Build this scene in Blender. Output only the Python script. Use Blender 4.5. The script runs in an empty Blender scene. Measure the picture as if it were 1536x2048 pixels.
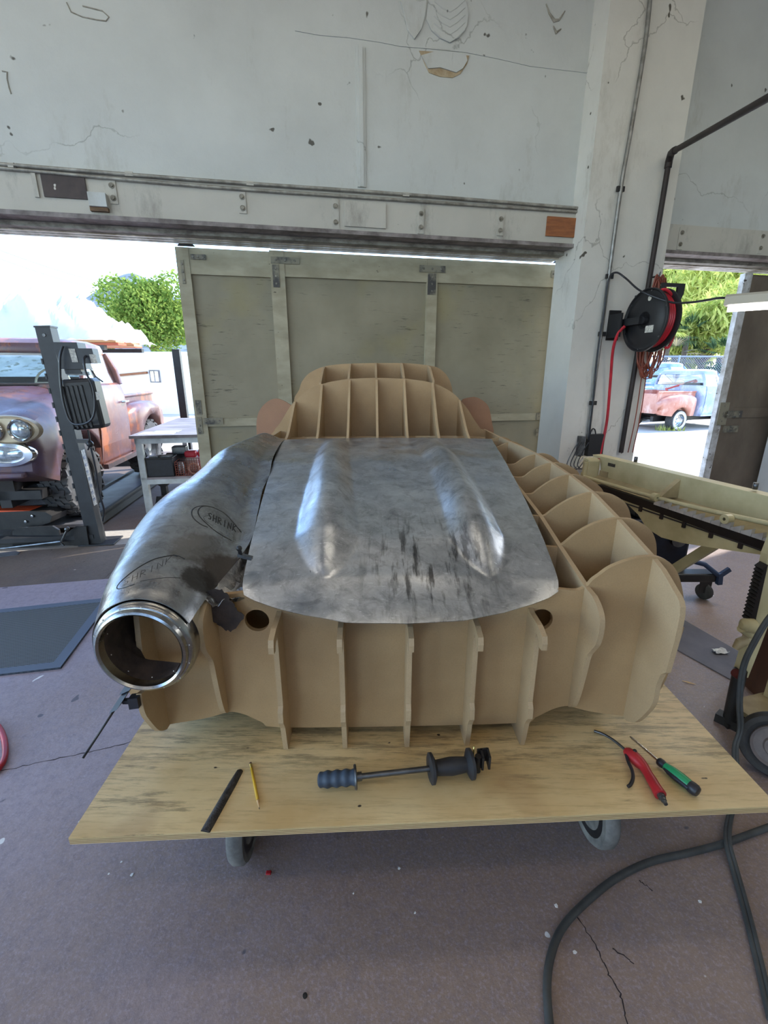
import bpy, bmesh, math, random
import numpy as np
from mathutils import Vector, Matrix
from mathutils.bvhtree import BVHTree
random.seed(7)
SC = bpy.context.scene
COL = SC.collection
PI = math.pi
R = math.radians

# ------------------------------------------------------------------ camera
F_PX, PITCH, CAM_H = 909.0, R(17.0), 1.5
cth, sth = math.cos(PITCH), math.sin(PITCH)
CAM = Vector((0, 0, CAM_H))
RV, FV, UV = Vector((1, 0, 0)), Vector((0, cth, -sth)), Vector((0, sth, cth))
cd = bpy.data.cameras.new('camera')
cam = bpy.data.objects.new('camera', cd)
COL.objects.link(cam)
cam.location = CAM
cam.rotation_euler = (PI / 2 - PITCH, 0, 0)
cd.sensor_fit = 'VERTICAL'
cd.sensor_height = 36.0
cd.lens = 36.0 * F_PX / 2048.0
cd.clip_start = 0.05
cd.clip_end = 2000
SC.camera = cam

def ray(x, y):
    return RV * ((x - 768) / F_PX) + UV * ((1024 - y) / F_PX) + FV
def onz(x, y, z=0.0):
    d = ray(x, y)
    return CAM + d * ((z - CAM_H) / d.z)
def onplane(x, y, P, n):
    d = ray(x, y)
    return CAM + d * ((P - CAM).dot(n) / d.dot(n))
def ondepth(x, y, Y):
    d = ray(x, y)
    return CAM + d * (Y / d.y)

# ------------------------------------------------------------------ object helpers
def vv(p):
    return Vector((float(p[0]), float(p[1]), float(p[2])))
ROOTS = {}
def thing(name, label, cat, loc=(0, 0, 0), rz=0.0, group=None, rot=None):
    o = bpy.data.objects.new(name, None)
    COL.objects.link(o)
    o.empty_display_size = 0.1
    o.location = loc
    o.rotation_euler = rot if rot else (0, 0, rz)
    tag(o, label, cat, group)
    return o
def tag(o, label=None, cat=None, group=None, kind=None):
    if label: o['label'] = label
    if cat: o['category'] = cat
    if group: o['group'] = group
    if kind: o['kind'] = kind
    return o
def root_matrix(o):
    M = Matrix.Identity(4)
    while o is not None:
        M = Matrix.LocRotScale(o.location, o.rotation_euler, o.scale) @ M
        o = o.parent
    return M

class MB:
    """collects geometry in world space (or in a frame m) and links it as one mesh"""
    def __init__(s, m=None):
        s.v, s.f, s.sm = [], [], []
        s.m = m
    def add(s, vs, fs, smooth=False):
        b = len(s.v)
        for p in vs:
            p = vv(p)
            s.v.append(s.m @ p if s.m is not None else p)
        for f in fs:
            s.f.append(tuple(i + b for i in f))
            s.sm.append(smooth)
        return s
    def box(s, a, b):
        x0, y0, z0 = a; x1, y1, z1 = b
        return s.add([(x0, y0, z0), (x1, y0, z0), (x1, y1, z0), (x0, y1, z0), (x0, y0, z1), (x1, y0, z1), (x1, y1, z1), (x0, y1, z1)],
              [(0, 3, 2, 1), (4, 5, 6, 7), (0, 1, 5, 4), (1, 2, 6, 5), (2, 3, 7, 6), (3, 0, 4, 7)])
    def obox(s, c, ax, ay, az, hx, hy, hz):
        c = vv(c); ax = vv(ax).normalized() * hx; ay = vv(ay).normalized() * hy; az = vv(az).normalized() * hz
        vs = [c + ax * i + ay * j + az * k for k in (-1, 1) for i, j in ((-1, -1), (1, -1), (1, 1), (-1, 1))]
        return s.add(vs, [(0, 3, 2, 1), (4, 5, 6, 7), (0, 1, 5, 4), (1, 2, 6, 5), (2, 3, 7, 6), (3, 0, 4, 7)])
    def cbox(s, a, b, c=0.01):
        """box with chamfered edges"""
        bm = bmesh.new()
        bmesh.ops.create_cube(bm, size=1)
        sz = [b[i] - a[i] for i in range(3)]; ce = [(b[i] + a[i]) / 2 for i in range(3)]
        for v in bm.verts:
            v.co = Vector([v.co[i] * sz[i] + ce[i] for i in range(3)])
        bmesh.ops.bevel(bm, geom=bm.edges[:], offset=min(c, min(abs(q) for q in sz) * 0.45), segments=2, affect='EDGES', profile=0.5)
        bm.verts.index_update()
        s.add([v.co for v in bm.verts], [tuple(v.index for v in f.verts) for f in bm.faces])
        bm.free()
        return s
    def bar(s, p, q, w, h=None, up=(0, 0, 1)):
        p, q = vv(p), vv(q); h = h or w
        d = (q - p); L = d.length; d.normalize()
        up = vv(up)
        if abs(d.dot(up)) > 0.98: up = Vector((1, 0, 0))
        sx = d.cross(up).normalized(); su = sx.cross(d)
        return s.obox((p + q) / 2, sx, d, su, w / 2, L / 2, h / 2)
    def tube(s, pts, r, n=10, caps=True, closed=False):
        pts = [vv(p) for p in pts]
        N = len(pts)
        rad = r if isinstance(r, (list, tuple)) else [r] * N
        vs, fs = [], []
        prev = None
        for i, p in enumerate(pts):
            if closed: t = pts[(i + 1) % N] - pts[i - 1]
            else: t = pts[min(i + 1, N - 1)] - pts[max(i - 1, 0)]
            if t.length < 1e-9: t = Vector((0, 0, 1))
            t.normalize()
            if prev is None:
                a = Vector((0, 0, 1)) if abs(t.z) < 0.9 else Vector((1, 0, 0))
                x = t.cross(a).normalized()
            else:
                x = prev - t * prev.dot(t)
                if x.length < 1e-6: x = t.cross(Vector((0, 0, 1)))
                x.normalize()
            prev = x
            y = t.cross(x)
            for k in range(n):
                an = 2 * PI * k / n
                vs.append(p + (x * math.cos(an) + y * math.sin(an)) * rad[i])
        M = N if closed else N - 1
        for i in range(M):
            for k in range(n):
                a = i * n + k; b = i * n + (k + 1) % n; j = ((i + 1) % N) * n
                fs.append((a, b, j + (k + 1) % n, j + k))
        s.add(vs, fs, True)
        if caps and not closed:
            s.add(vs[:n], [tuple(range(n))[::-1]])
            s.add(vs[-n:], [tuple(range(n))])
        return s
    def cyl(s, p, q, r, n=20, r2=None):
        return s.tube([p, q], [r, r if r2 is None else r2], n)
    def lathe(s, prof, origin, axis, n=32, smooth=True, closed=False, squash=1.0):
        """prof: (radius, height along axis)"""
        o = vv(origin); a = vv(axis).normalized()
        t = Vector((0, 0, 1)) if abs(a.z) < 0.9 else Vector((1, 0, 0))
        x = a.cross(t).normalized(); y = a.cross(x)
        vs, fs = [], []
        m = len(prof)
        for k in range(n):
            an = 2 * PI * k / n
            d = x * math.cos(an) + y * math.sin(an) * squash
            for r_, h_ in prof:
                vs.append(o + d * r_ + a * h_)
        L = m if closed else m - 1
        for k in range(n):
            for i in range(L):
                i2 = (i + 1) % m; k2 = (k + 1) % n
                fs.append((k * m + i, k2 * m + i, k2 * m + i2, k * m + i2))
        return s.add(vs, fs, smooth)
    def prism(s, poly, P, ax, ay, n, th, holes=None):
        """extrude a 2D polygon (in frame P,ax,ay) by th along n, keeping holes"""
        from mathutils.geometry import tessellate_polygon
        P, ax, ay, n = vv(P), vv(ax), vv(ay), vv(n).normalized()
        loops = [list(poly)] + [list(h) for h in (holes or [])]
        tri = tessellate_polygon([[Vector((p[0], p[1], 0)) for p in L] for L in loops])
        flat = [p for L in loops for p in L]
        m = len(flat)
        fr = [P + ax * p[0] + ay * p[1] for p in flat]
        bk = [q + n * th for q in fr]
        fs = []
        nn = ax.cross(ay)
        for t in tri:
            a, b, c = (flat[i] for i in t)
            cr = (b[0] - a[0]) * (c[1] - a[1]) - (b[1] - a[1]) * (c[0] - a[0])
            t = tuple(t) if cr > 0 else tuple(t)[::-1]
            if nn.dot(n) > 0:
                fs.append(t[::-1]); fs.append(tuple(i + m for i in t))
            else:
                fs.append(t); fs.append(tuple(i + m for i in t)[::-1])
        b = 0
        for L in loops:
            k = len(L)
            for i in range(k):
                j = (i + 1) % k
                fs.append((b + i, b + j, b + j + m, b + i + m))
            b += k
        return s.add(fr + bk, fs)
    def grid(s, rows, smooth=True, th=0.0, close_u=False):
        """rows: list of lists of points; th gives a thickness along the normals"""
        nr, nc = len(rows), len(rows[0])
        P = [[vv(p) for p in r_] for r_ in rows]
        fs = []
        C2 = nc if close_u else nc - 1
        for i in range(nr - 1):
            for j in range(C2):
                j2 = (j + 1) % nc
                fs.append((i * nc + j, i * nc + j2, (i + 1) * nc + j2, (i + 1) * nc + j))
        vs = [p for r_ in P for p in r_]
        if th:
            nrm = []
            for i in range(nr):
                for j in range(nc):
                    du = P[i][min(j + 1, nc - 1)] - P[i][max(j - 1, 0)]
                    dv = P[min(i + 1, nr - 1)][j] - P[max(i - 1, 0)][j]
                    n_ = du.cross(dv)
                    nrm.append(n_.normalized() if n_.length > 1e-12 else Vector((0, 0, 1)))
            b = len(vs)
            vs = vs + [v + n_ * -th for v, n_ in zip(vs, nrm)]
            fs2 = [tuple(i + b for i in f)[::-1] for f in fs]
            s.add(vs, fs + fs2, smooth)
            rim = []
            idx = lambda i, j: i * nc + j
            if not close_u:
                for i in range(nr - 1):
                    rim.append((idx(i, 0), idx(i + 1, 0), idx(i + 1, 0) + b, idx(i, 0) + b))
                    rim.append((idx(i, nc - 1), idx(i, nc - 1) + b, idx(i + 1, nc - 1) + b, idx(i + 1, nc - 1)))
            for j in range(C2):
                j2 = (j + 1) % nc
                rim.append((idx(0, j), idx(0, j) + b, idx(0, j2) + b, idx(0, j2)))
                rim.append((idx(nr - 1, j), idx(nr - 1, j2), idx(nr - 1, j2) + b, idx(nr - 1, j) + b))
            s.add(vs, rim)
        else:
            s.add(vs, fs, smooth)
        return s
    def loft(s, rings, caps=True, smooth=True):
        s.grid(rings, smooth, close_u=True)
        if caps:
            n = len(rings[0])
            s.add(rings[0], [tuple(range(n))])
            s.add(rings[-1], [tuple(range(n))[::-1]])
        return s
    def ball(s, c, r, n=12, sc=(1, 1, 1)):
        c = vv(c)
        rows = []
        for i in range(n + 1):
            t = PI * i / n
            rows.append([c + Vector((r * sc[0] * math.sin(t) * math.cos(2 * PI * k / (2 * n)), r * sc[1] * math.sin(t) * math.sin(2 * PI * k / (2 * n)), r * sc[2] * math.cos(t))) for k in range(2 * n)])
        return s.grid(rows, True, close_u=True)
    def build(s, name, mat, parent=None, label=None, cat=None, group=None, kind=None, angle=40, weld=1e-5, mats=None):
        me = bpy.data.meshes.new(name)
        o = bpy.data.objects.new(name, me)
        COL.objects.link(o)
        if parent is not None:
            Mi = root_matrix(parent).inverted()
            vs = [Mi @ v for v in s.v]
            o.parent = parent
        else:
            xs = [v.x for v in s.v]; ys = [v.y for v in s.v]; zs = [v.z for v in s.v]
            org = Vector(((min(xs) + max(xs)) / 2, (min(ys) + max(ys)) / 2, min(zs)))
            o.location = org
            vs = [v - org for v in s.v]
        me.from_pydata([tuple(v) for v in vs], [], s.f)
        me.polygons.foreach_set('use_smooth', s.sm)
        bm = bmesh.new(); bm.from_mesh(me)
        if weld: bmesh.ops.remove_doubles(bm, verts=bm.verts, dist=weld)
        bmesh.ops.recalc_face_normals(bm, faces=bm.faces)
        for e in bm.edges:
            if len(e.link_faces) == 2 and e.calc_face_angle(0) > R(angle): e.smooth = False
        bm.to_mesh(me); bm.free()
        me.materials.append(mat)
        for m2 in (mats or []): me.materials.append(m2)
        me.update()
        tag(o, label, cat, group, kind)
        return o

def spline(pts, n=8):
    """Catmull-Rom through points"""
    P = [vv(p) for p in pts]
    out = []
    for i in range(len(P) - 1):
        p0 = P[max(i - 1, 0)]; p1 = P[i]; p2 = P[i + 1]; p3 = P[min(i + 2, len(P) - 1)]
        for k in range(n):
            t = k / n
            out.append(0.5 * ((2 * p1) + (p2 - p0) * t + (2 * p0 - 5 * p1 + 4 * p2 - p3) * t * t + (3 * p1 - p0 - 3 * p2 + p3) * t ** 3))
    out.append(P[-1])
    return out
def spline2(pts, n=6):
    return [(p.x, p.y) for p in spline([(a, b, 0) for a, b in pts], n)]

def copy_tree(o, parent=None):
    c = o.copy(); COL.objects.link(c)
    if parent is not None: c.parent = parent
    for ch in [k for k in bpy.data.objects if k.parent == o]:
        copy_tree(ch, c)
    return c

def cut(o, cutter_mb):
    """boolean difference, applied"""
    c = cutter_mb.build('cutter', o.data.materials[0])
    bpy.context.view_layer.update()
    m = o.modifiers.new('b', 'BOOLEAN'); m.object = c; m.operation = 'DIFFERENCE'; m.solver = 'EXACT'
    dg = bpy.context.evaluated_depsgraph_get()
    me = bpy.data.meshes.new_from_object(o.evaluated_get(dg))
    o.modifiers.clear()
    old = o.data; o.data = me; me.name = old.name
    bpy.data.objects.remove(c)

# ------------------------------------------------------------------ materials
def mk(name):
    m = bpy.data.materials.new(name); m.use_nodes = True
    nt = m.node_tree
    return m, nt, nt.nodes['Principled BSDF']
def N(nt, typ, **kw):
    n = nt.nodes.new(typ)
    for k, v in kw.items():
        if k in n.inputs.keys() if hasattr(n.inputs, 'keys') else False: n.inputs[k].default_value = v
        else: setattr(n, k, v)
    return n
def coords(nt, scale=(1, 1, 1), rot=(0, 0, 0), loc=(0, 0, 0)):
    tc = nt.nodes.new('ShaderNodeTexCoord')
    mp = nt.nodes.new('ShaderNodeMapping')
    mp.inputs['Scale'].default_value = scale; mp.inputs['Rotation'].default_value = rot; mp.inputs['Location'].default_value = loc
    nt.links.new(tc.outputs['Object'], mp.inputs['Vector'])
    return mp.outputs['Vector']
def noise(nt, scale, detail=4, rough=0.55, stretch=(1, 1, 1), rot=(0, 0, 0), dist=0.0, loc=(0, 0, 0)):
    n = nt.nodes.new('ShaderNodeTexNoise')
    n.inputs['Scale'].default_value = scale; n.inputs['Detail'].default_value = detail; n.inputs['Roughness'].default_value = rough
    n.inputs['Distortion'].default_value = dist
    nt.links.new(coords(nt, stretch, rot, loc), n.inputs['Vector'])
    return n.outputs['Fac']
def ramp(nt, fac, lo, hi, a=0.0, b=1.0):
    r_ = nt.nodes.new('ShaderNodeMapRange')
    r_.inputs['From Min'].default_value = lo; r_.inputs['From Max'].default_value = hi
    r_.inputs['To Min'].default_value = a; r_.inputs['To Max'].default_value = b
    nt.links.new(fac, r_.inputs['Value'])
    return r_.outputs['Result']
def mix(nt, fac, a, b):
    m = nt.nodes.new('ShaderNodeMix'); m.data_type = 'RGBA'
    if isinstance(fac, (int, float)): m.inputs[0].default_value = fac
    else: nt.links.new(fac, m.inputs[0])
    for i, c in ((6, a), (7, b)):
        if isinstance(c, (tuple, list)): m.inputs[i].default_value = (*c[:3], 1)
        else: nt.links.new(c, m.inputs[i])
    return m.outputs[2]
def math_(nt, op, a, b=0.0):
    m = nt.nodes.new('ShaderNodeMath'); m.operation = op
    for i, c in ((0, a), (1, b)):
        if isinstance(c, (int, float)): m.inputs[i].default_value = c
        else: nt.links.new(c, m.inputs[i])
    return m.outputs[0]
def bump(nt, b, h, strength=0.3, dist=0.01, normal=None):
    n = nt.nodes.new('ShaderNodeBump')
    n.inputs['Strength'].default_value = strength; n.inputs['Distance'].default_value = dist
    nt.links.new(h, n.inputs['Height'])
    if normal is not None: nt.links.new(normal, n.inputs['Normal'])
    nt.links.new(n.outputs['Normal'], b.inputs['Normal'])
    return n.outputs['Normal']
def simple(name, col, rough=0.5, metal=0.0, col2=None, scale=8, lo=0.35, hi=0.65, stretch=(1, 1, 1), spk=None, spk_scale=40, spk_at=0.68, bmp=0.0, bscale=60, emit=None, estr=0, trans=0, coat=0, spec=None):
    m, nt, b = mk(name)
    b.inputs['Roughness'].default_value = rough; b.inputs['Metallic'].default_value = metal
    b.inputs['Base Color'].default_value = (*col, 1)
    if spec is not None: b.inputs['Specular IOR Level'].default_value = spec
    c = None
    if col2:
        c = mix(nt, ramp(nt, noise(nt, scale, 5, 0.6, stretch), lo, hi), col, col2)
    if spk:
        c = mix(nt, ramp(nt, noise(nt, spk_scale, 3, 0.6, stretch, loc=(3, 7, 1)), spk_at, spk_at + 0.03), c if c is not None else col, spk)
    if c is not None: nt.links.new(c, b.inputs['Base Color'])
    if bmp: bump(nt, b, noise(nt, bscale, 4, 0.6, stretch), bmp, 0.004)
    if emit:
        b.inputs['Emission Color'].default_value = (*emit, 1); b.inputs['Emission Strength'].default_value = estr
    if trans: b.inputs['Transmission Weight'].default_value = trans
    if coat: b.inputs['Coat Weight'].default_value = coat
    return m
def srgb(r_, g, b):
    f = lambda c: ((c / 255 + 0.055) / 1.055) ** 2.4 if c > 10 else c / 255 / 12.92
    return (f(r_), f(g), f(b))

def wall_mat(name, base, dirt, crack=True, dark=0.5):
    m, nt, b = mk(name)
    b.inputs['Roughness'].default_value = 0.75
    c = mix(nt, ramp(nt, noise(nt, 1.3, 6, 0.65), 0.35, 0.7), base, tuple(q * 0.86 for q in base))
    c = mix(nt, ramp(nt, noise(nt, 2.2, 8, 0.75, (1, 1, 0.35), loc=(4, 1, 2)), 0.56, 0.72, 0, 0.55), c, dirt)
    c = mix(nt, ramp(nt, noise(nt, 9, 2, 0.5, loc=(9, 3, 5)), 0.735, 0.76), c, tuple(q * 0.3 for q in dirt))
    h = noise(nt, 30, 6, 0.7)
    if crack:
        vo = nt.nodes.new('ShaderNodeTexVoronoi'); vo.feature = 'DISTANCE_TO_EDGE'; vo.inputs['Scale'].default_value = 0.9
        mp = nt.nodes.new('ShaderNodeMix'); mp.data_type = 'VECTOR'
        no = nt.nodes.new('ShaderNodeTexNoise'); no.inputs['Scale'].default_value = 4; no.inputs['Detail'].default_value = 6
        co = coords(nt)
        nt.links.new(co, no.inputs['Vector'])
        mp.inputs[0].default_value = 0.25
        nt.links.new(co, mp.inputs[4]); nt.links.new(no.outputs['Color'], mp.inputs[5])
        nt.links.new(mp.outputs[1], vo.inputs['Vector'])
        line = ramp(nt, vo.outputs['Distance'], 0.0, 0.004, 1, 0)
        msk = ramp(nt, noise(nt, 1.1, 2, 0.5, loc=(2, 8, 4)), 0.52, 0.60)
        ck = math_(nt, 'MULTIPLY', line, msk)
        c = mix(nt, math_(nt, 'MULTIPLY', ck, 0.5), c, tuple(q * 0.45 for q in dirt))
        h = math_(nt, 'SUBTRACT', h, ck)
    nt.links.new(c, b.inputs['Base Color'])
    bump(nt, b, h, 0.25, 0.006)
    return m

M = {}
M['wall'] = wall_mat('wall_paint', srgb(191, 195, 194), srgb(150, 148, 140))
M['column'] = wall_mat('column_paint', srgb(205, 203, 196), srgb(140, 134, 120), crack=True)
M['header'] = wall_mat('header_paint', srgb(184, 181, 172), srgb(84, 78, 70), crack=False)
M['track'] = simple('dirty_track_paint', srgb(150, 147, 138), 0.6, 0, srgb(96, 90, 84), 9, 0.42, 0.66, (1, 1, 2), bmp=0.2)
M['rail'] = simple('pale_rail_metal', srgb(220, 215, 205), 0.35, 0.3, srgb(150, 140, 125), 6)

def door_mat():
    m, nt, b = mk('door_paint')
    b.inputs['Roughness'].default_value = 0.62
    base = mix(nt, ramp(nt, noise(nt, 1.2, 5, 0.6), 0.35, 0.68), srgb(150, 142, 120), srgb(124, 117, 96))
    grain = ramp(nt, noise(nt, 5, 9, 0.7, (1.2, 1.2, 11)), 0.585, 0.66)
    msk = ramp(nt, noise(nt, 1.6, 3, 0.5, loc=(1, 5, 2)), 0.42, 0.6)
    c = mix(nt, math_(nt, 'MULTIPLY', math_(nt, 'MULTIPLY', grain, msk), 0.75), base, srgb(58, 52, 42))
    yel = ramp(nt, noise(nt, 1.8, 3, 0.5, loc=(7, 2, 9)), 0.58, 0.75, 0, 0.35)
    c = mix(nt, yel, c, srgb(160, 146, 84))
    nt.links.new(c, b.inputs['Base Color'])
    bump(nt, b, noise(nt, 6, 8, 0.7, (1, 1, 10)), 0.2, 0.004)
    return m
M['door'] = door_mat()

def floor_mat(name, c1, c2, spots, rough=0.55, brown=None, crack=0.35, big=0.5):
    m, nt, b = mk(name)
    c = mix(nt, ramp(nt, noise(nt, 0.8, 5, 0.6), 0.38, 0.66), c1, c2)
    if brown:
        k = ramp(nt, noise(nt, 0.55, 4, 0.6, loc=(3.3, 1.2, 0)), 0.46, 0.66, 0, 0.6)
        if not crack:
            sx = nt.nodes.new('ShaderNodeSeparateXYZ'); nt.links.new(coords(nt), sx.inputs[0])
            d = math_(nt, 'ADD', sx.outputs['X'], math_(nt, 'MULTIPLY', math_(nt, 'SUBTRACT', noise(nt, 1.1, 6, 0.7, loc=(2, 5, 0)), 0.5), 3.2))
            k = ramp(nt, d, -2.3, -0.5, 0.0, 0.95)  # brown grime toward the right; lavender left also paints in blue skylight
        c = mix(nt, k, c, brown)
    c = mix(nt, ramp(nt, noise(nt, 34, 8, 0.82), 0.46, 0.74, 0, 0.8), c, tuple(q * 0.42 for q in c1))
    c = mix(nt, ramp(nt, noise(nt, 110, 5, 0.8, loc=(1, 1, 1)), 0.5, 0.72, 0, 0.7), c, tuple(min(1, q * 1.5) for q in c2))
    c = mix(nt, ramp(nt, noise(nt, 11, 2, 0.5, loc=(5, 2, 0)), 0.74, 0.76), c, tuple(q * 0.3 for q in c1))
    c = mix(nt, ramp(nt, noise(nt, 17, 1, 0.5, loc=(8, 4, 0)), 0.80, 0.81), c, spots)
    vo = nt.nodes.new('ShaderNodeTexVoronoi'); vo.feature = 'DISTANCE_TO_EDGE'; vo.inputs['Scale'].default_value = crack
    mp = nt.nodes.new('ShaderNodeMix'); mp.data_type = 'VECTOR'
    no = nt.nodes.new('ShaderNodeTexNoise'); no.inputs['Scale'].default_value = 3; no.inputs['Detail'].default_value = 8
    co = coords(nt)
    nt.links.new(co, no.inputs['Vector']); mp.inputs[0].default_value = 0.12
    nt.links.new(co, mp.inputs[4]); nt.links.new(no.outputs['Color'], mp.inputs[5])
    nt.links.new(mp.outputs[1], vo.inputs['Vector'])
    line = ramp(nt, vo.outputs['Distance'], 0.0, 0.0022, 0.8 if crack else 0.0, 0)
    c = mix(nt, line, c, tuple(q * 0.2 for q in c1))
    nt.links.new(c, b.inputs['Base Color'])
    nt.links.new(ramp(nt, noise(nt, 3, 4, 0.6), 0.3, 0.7, rough - 0.1, rough + 0.15), b.inputs['Roughness'])
    bump(nt, b, math_(nt, 'SUBTRACT', noise(nt, 45, 6, 0.7), line), 0.35, 0.006)
    return m
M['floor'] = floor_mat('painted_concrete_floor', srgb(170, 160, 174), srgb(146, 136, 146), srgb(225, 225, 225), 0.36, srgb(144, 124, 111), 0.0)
M['ground'] = floor_mat('outdoor_concrete', srgb(205, 196, 182), srgb(180, 170, 158), srgb(230, 225, 215), 0.8, None, 0.3)
M['apron'] = floor_mat('bare_concrete', srgb(176, 172, 166), srgb(150, 140, 130), srgb(235, 232, 225), 0.7, srgb(140, 120, 98), 0.5)
M['asphalt'] = floor_mat('brown_dirty_concrete', srgb(122, 108, 96), srgb(98, 88, 84), srgb(190, 180, 170), 0.7, srgb(110, 78, 58), 0.5)

def mdf_mat(name, base, mott, edge=False):
    m, nt, b = mk(name)
    b.inputs['Roughness'].default_value = 0.6
    c = mix(nt, ramp(nt, noise(nt, 4, 5, 0.6), 0.35, 0.68), base, mott)
    c = mix(nt, ramp(nt, noise(nt, 220, 3, 0.6), 0.45, 0.75, 0, 0.35), c, tuple(q * 0.6 for q in base))
    c = mix(nt, ramp(nt, noise(nt, 2.1, 4, 0.65, loc=(2, 9, 1)), 0.6, 0.78, 0, 0.3), c, srgb(150, 118, 80))
    nt.links.new(c, b.inputs['Base Color'])
    bump(nt, b, noise(nt, 150, 3, 0.6), 0.08, 0.002)
    return m
M['mdf'] = mdf_mat('mdf_board', srgb(176, 146, 106), srgb(160, 130, 92))
M['mdf_rib'] = mdf_mat('mdf_rib_board', srgb(184, 158, 122), srgb(168, 142, 108))
M['mdf_dark'] = mdf_mat('mdf_brown_board', srgb(162, 120, 90), srgb(144, 106, 80))

def plank_mat():
    m, nt, b = mk('plywood_face')
    b.inputs['Roughness'].default_value = 0.36
    c = mix(nt, ramp(nt, noise(nt, 2.2, 5, 0.6, (1, 1.6, 1)), 0.35, 0.68), srgb(228, 204, 154), srgb(204, 172, 118))
    g = ramp(nt, noise(nt, 6.5, 9, 0.78, (1.0, 12, 1)), 0.5, 0.68, 0, 0.42)
    c = mix(nt, g, c, srgb(138, 106, 66))
    d = math_(nt, 'MULTIPLY', ramp(nt, noise(nt, 4.5, 8, 0.75, (0.8, 7, 1), loc=(4, 4, 0)), 0.56, 0.64), ramp(nt, noise(nt, 2.1, 3, 0.5, loc=(1.5, 6.2, 0)), 0.5, 0.62))
    c = mix(nt, math_(nt, 'MULTIPLY', d, 0.5), c, srgb(70, 56, 44))
    c = mix(nt, ramp(nt, noise(nt, 3.0, 3, 0.5, (1, 1, 1), loc=(8, 2, 0)), 0.62, 0.72, 0, 0.35), c, srgb(142, 98, 62))
    c = mix(nt, ramp(nt, noise(nt, 16, 2, 0.5, (1, 1.5, 1), loc=(3, 3, 0)), 0.75, 0.77), c, srgb(60, 48, 40))
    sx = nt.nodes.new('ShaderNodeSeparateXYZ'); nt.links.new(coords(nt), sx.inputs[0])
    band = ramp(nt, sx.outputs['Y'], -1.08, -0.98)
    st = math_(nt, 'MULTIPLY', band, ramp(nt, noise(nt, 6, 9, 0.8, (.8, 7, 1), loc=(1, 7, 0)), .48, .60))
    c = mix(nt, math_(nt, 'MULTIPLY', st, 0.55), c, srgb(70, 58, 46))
    nt.links.new(c, b.inputs['Base Color'])
    bump(nt, b, noise(nt, 5, 8, 0.7, (1.2, 14, 1)), 0.15, 0.003)
    return m
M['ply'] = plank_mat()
def plyedge():
    m, nt, b = mk('plywood_edge')
    w = nt.nodes.new('ShaderNodeTexWave'); w.bands_direction = 'Z'; w.inputs['Scale'].default_value = 62; w.inputs['Distortion'].default_value = 0.6; w.inputs['Detail'].default_value = 2
    nt.links.new(coords(nt, (0.15, 0.15, 1)), w.inputs['Vector'])
    nt.links.new(mix(nt, ramp(nt, w.outputs['Fac'], 0.45, 0.75), srgb(214, 188, 140), srgb(120, 90, 60)), b.inputs['Base Color'])
    b.inputs['Roughness'].default_value = 0.7
    return m
M['plyedge'] = plyedge()
FILL_LAMP, SKY, SUN, EXPO = 5.0, 1.0, 8.5, -0.05

def steel(name, c1, c2, dark, r0=0.28, r1=0.5, patches=(), streak=False, bscale=9, bstr=0.12):
    m, nt, b = mk(name)
    b.inputs['Metallic'].default_value = 1.0
    c = mix(nt, ramp(nt, noise(nt, 5, 7, 0.7), 0.36, 0.66), c1, c2)
    c = mix(nt, ramp(nt, noise(nt, 14, 8, 0.75, (1, 1, 1), dist=1.2, loc=(2, 3, 1)), 0.48, 0.72, 0, 0.75), c, dark)
    c = mix(nt, ramp(nt, noise(nt, 60, 3, 0.7, (0.6, 2.2, 1), loc=(7, 1, 1)), 0.62, 0.68, 0, 0.5), c, tuple(min(1, q * 1.25) for q in c2))
    rg = ramp(nt, noise(nt, 7, 6, 0.7, loc=(5, 5, 5)), 0.3, 0.7, r0, r1)
    for (px, py, pz, rad, col, amt) in patches:
        vm = nt.nodes.new('ShaderNodeVectorMath'); vm.operation = 'DISTANCE'
        nt.links.new(coords(nt), vm.inputs[0]); vm.inputs[1].default_value = (px, py, pz)
        d = math_(nt, 'ADD', vm.outputs['Value'], math_(nt, 'MULTIPLY', math_(nt, 'SUBTRACT', noise(nt, 14, 6, 0.7, loc=(px, py, 1)), 0.5), rad * 1.3))
        k = ramp(nt, d, rad * 0.75, rad * 1.05, amt, 0)
        c = mix(nt, k, c, col)
        rg = math_(nt, 'ADD', rg, math_(nt, 'MULTIPLY', k, 0.25))
    if streak:
        st = ramp(nt, noise(nt, 20, 5, 0.6, (2.2, 0.12, 1), loc=(1, 4, 0)), 0.5, 0.62)
        vm = nt.nodes.new('ShaderNodeVectorMath'); vm.operation = 'DISTANCE'
        nt.links.new(coords(nt, (1, 0.8, 0.3)), vm.inputs[0]); vm.inputs[1].default_value = streak
        k = ramp(nt, vm.outputs['Value'], 0.1, 0.26, 0.8, 0)
        c = mix(nt, math_(nt, 'MULTIPLY', st, k), c, srgb(52, 50, 50))
    nt.links.new(c, b.inputs['Base Color']); nt.links.new(rg, b.inputs['Roughness'])
    bump(nt, b, noise(nt, bscale, 5, 0.6), bstr, 0.02)
    return m

def P3(P):
    return vv(P)
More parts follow.
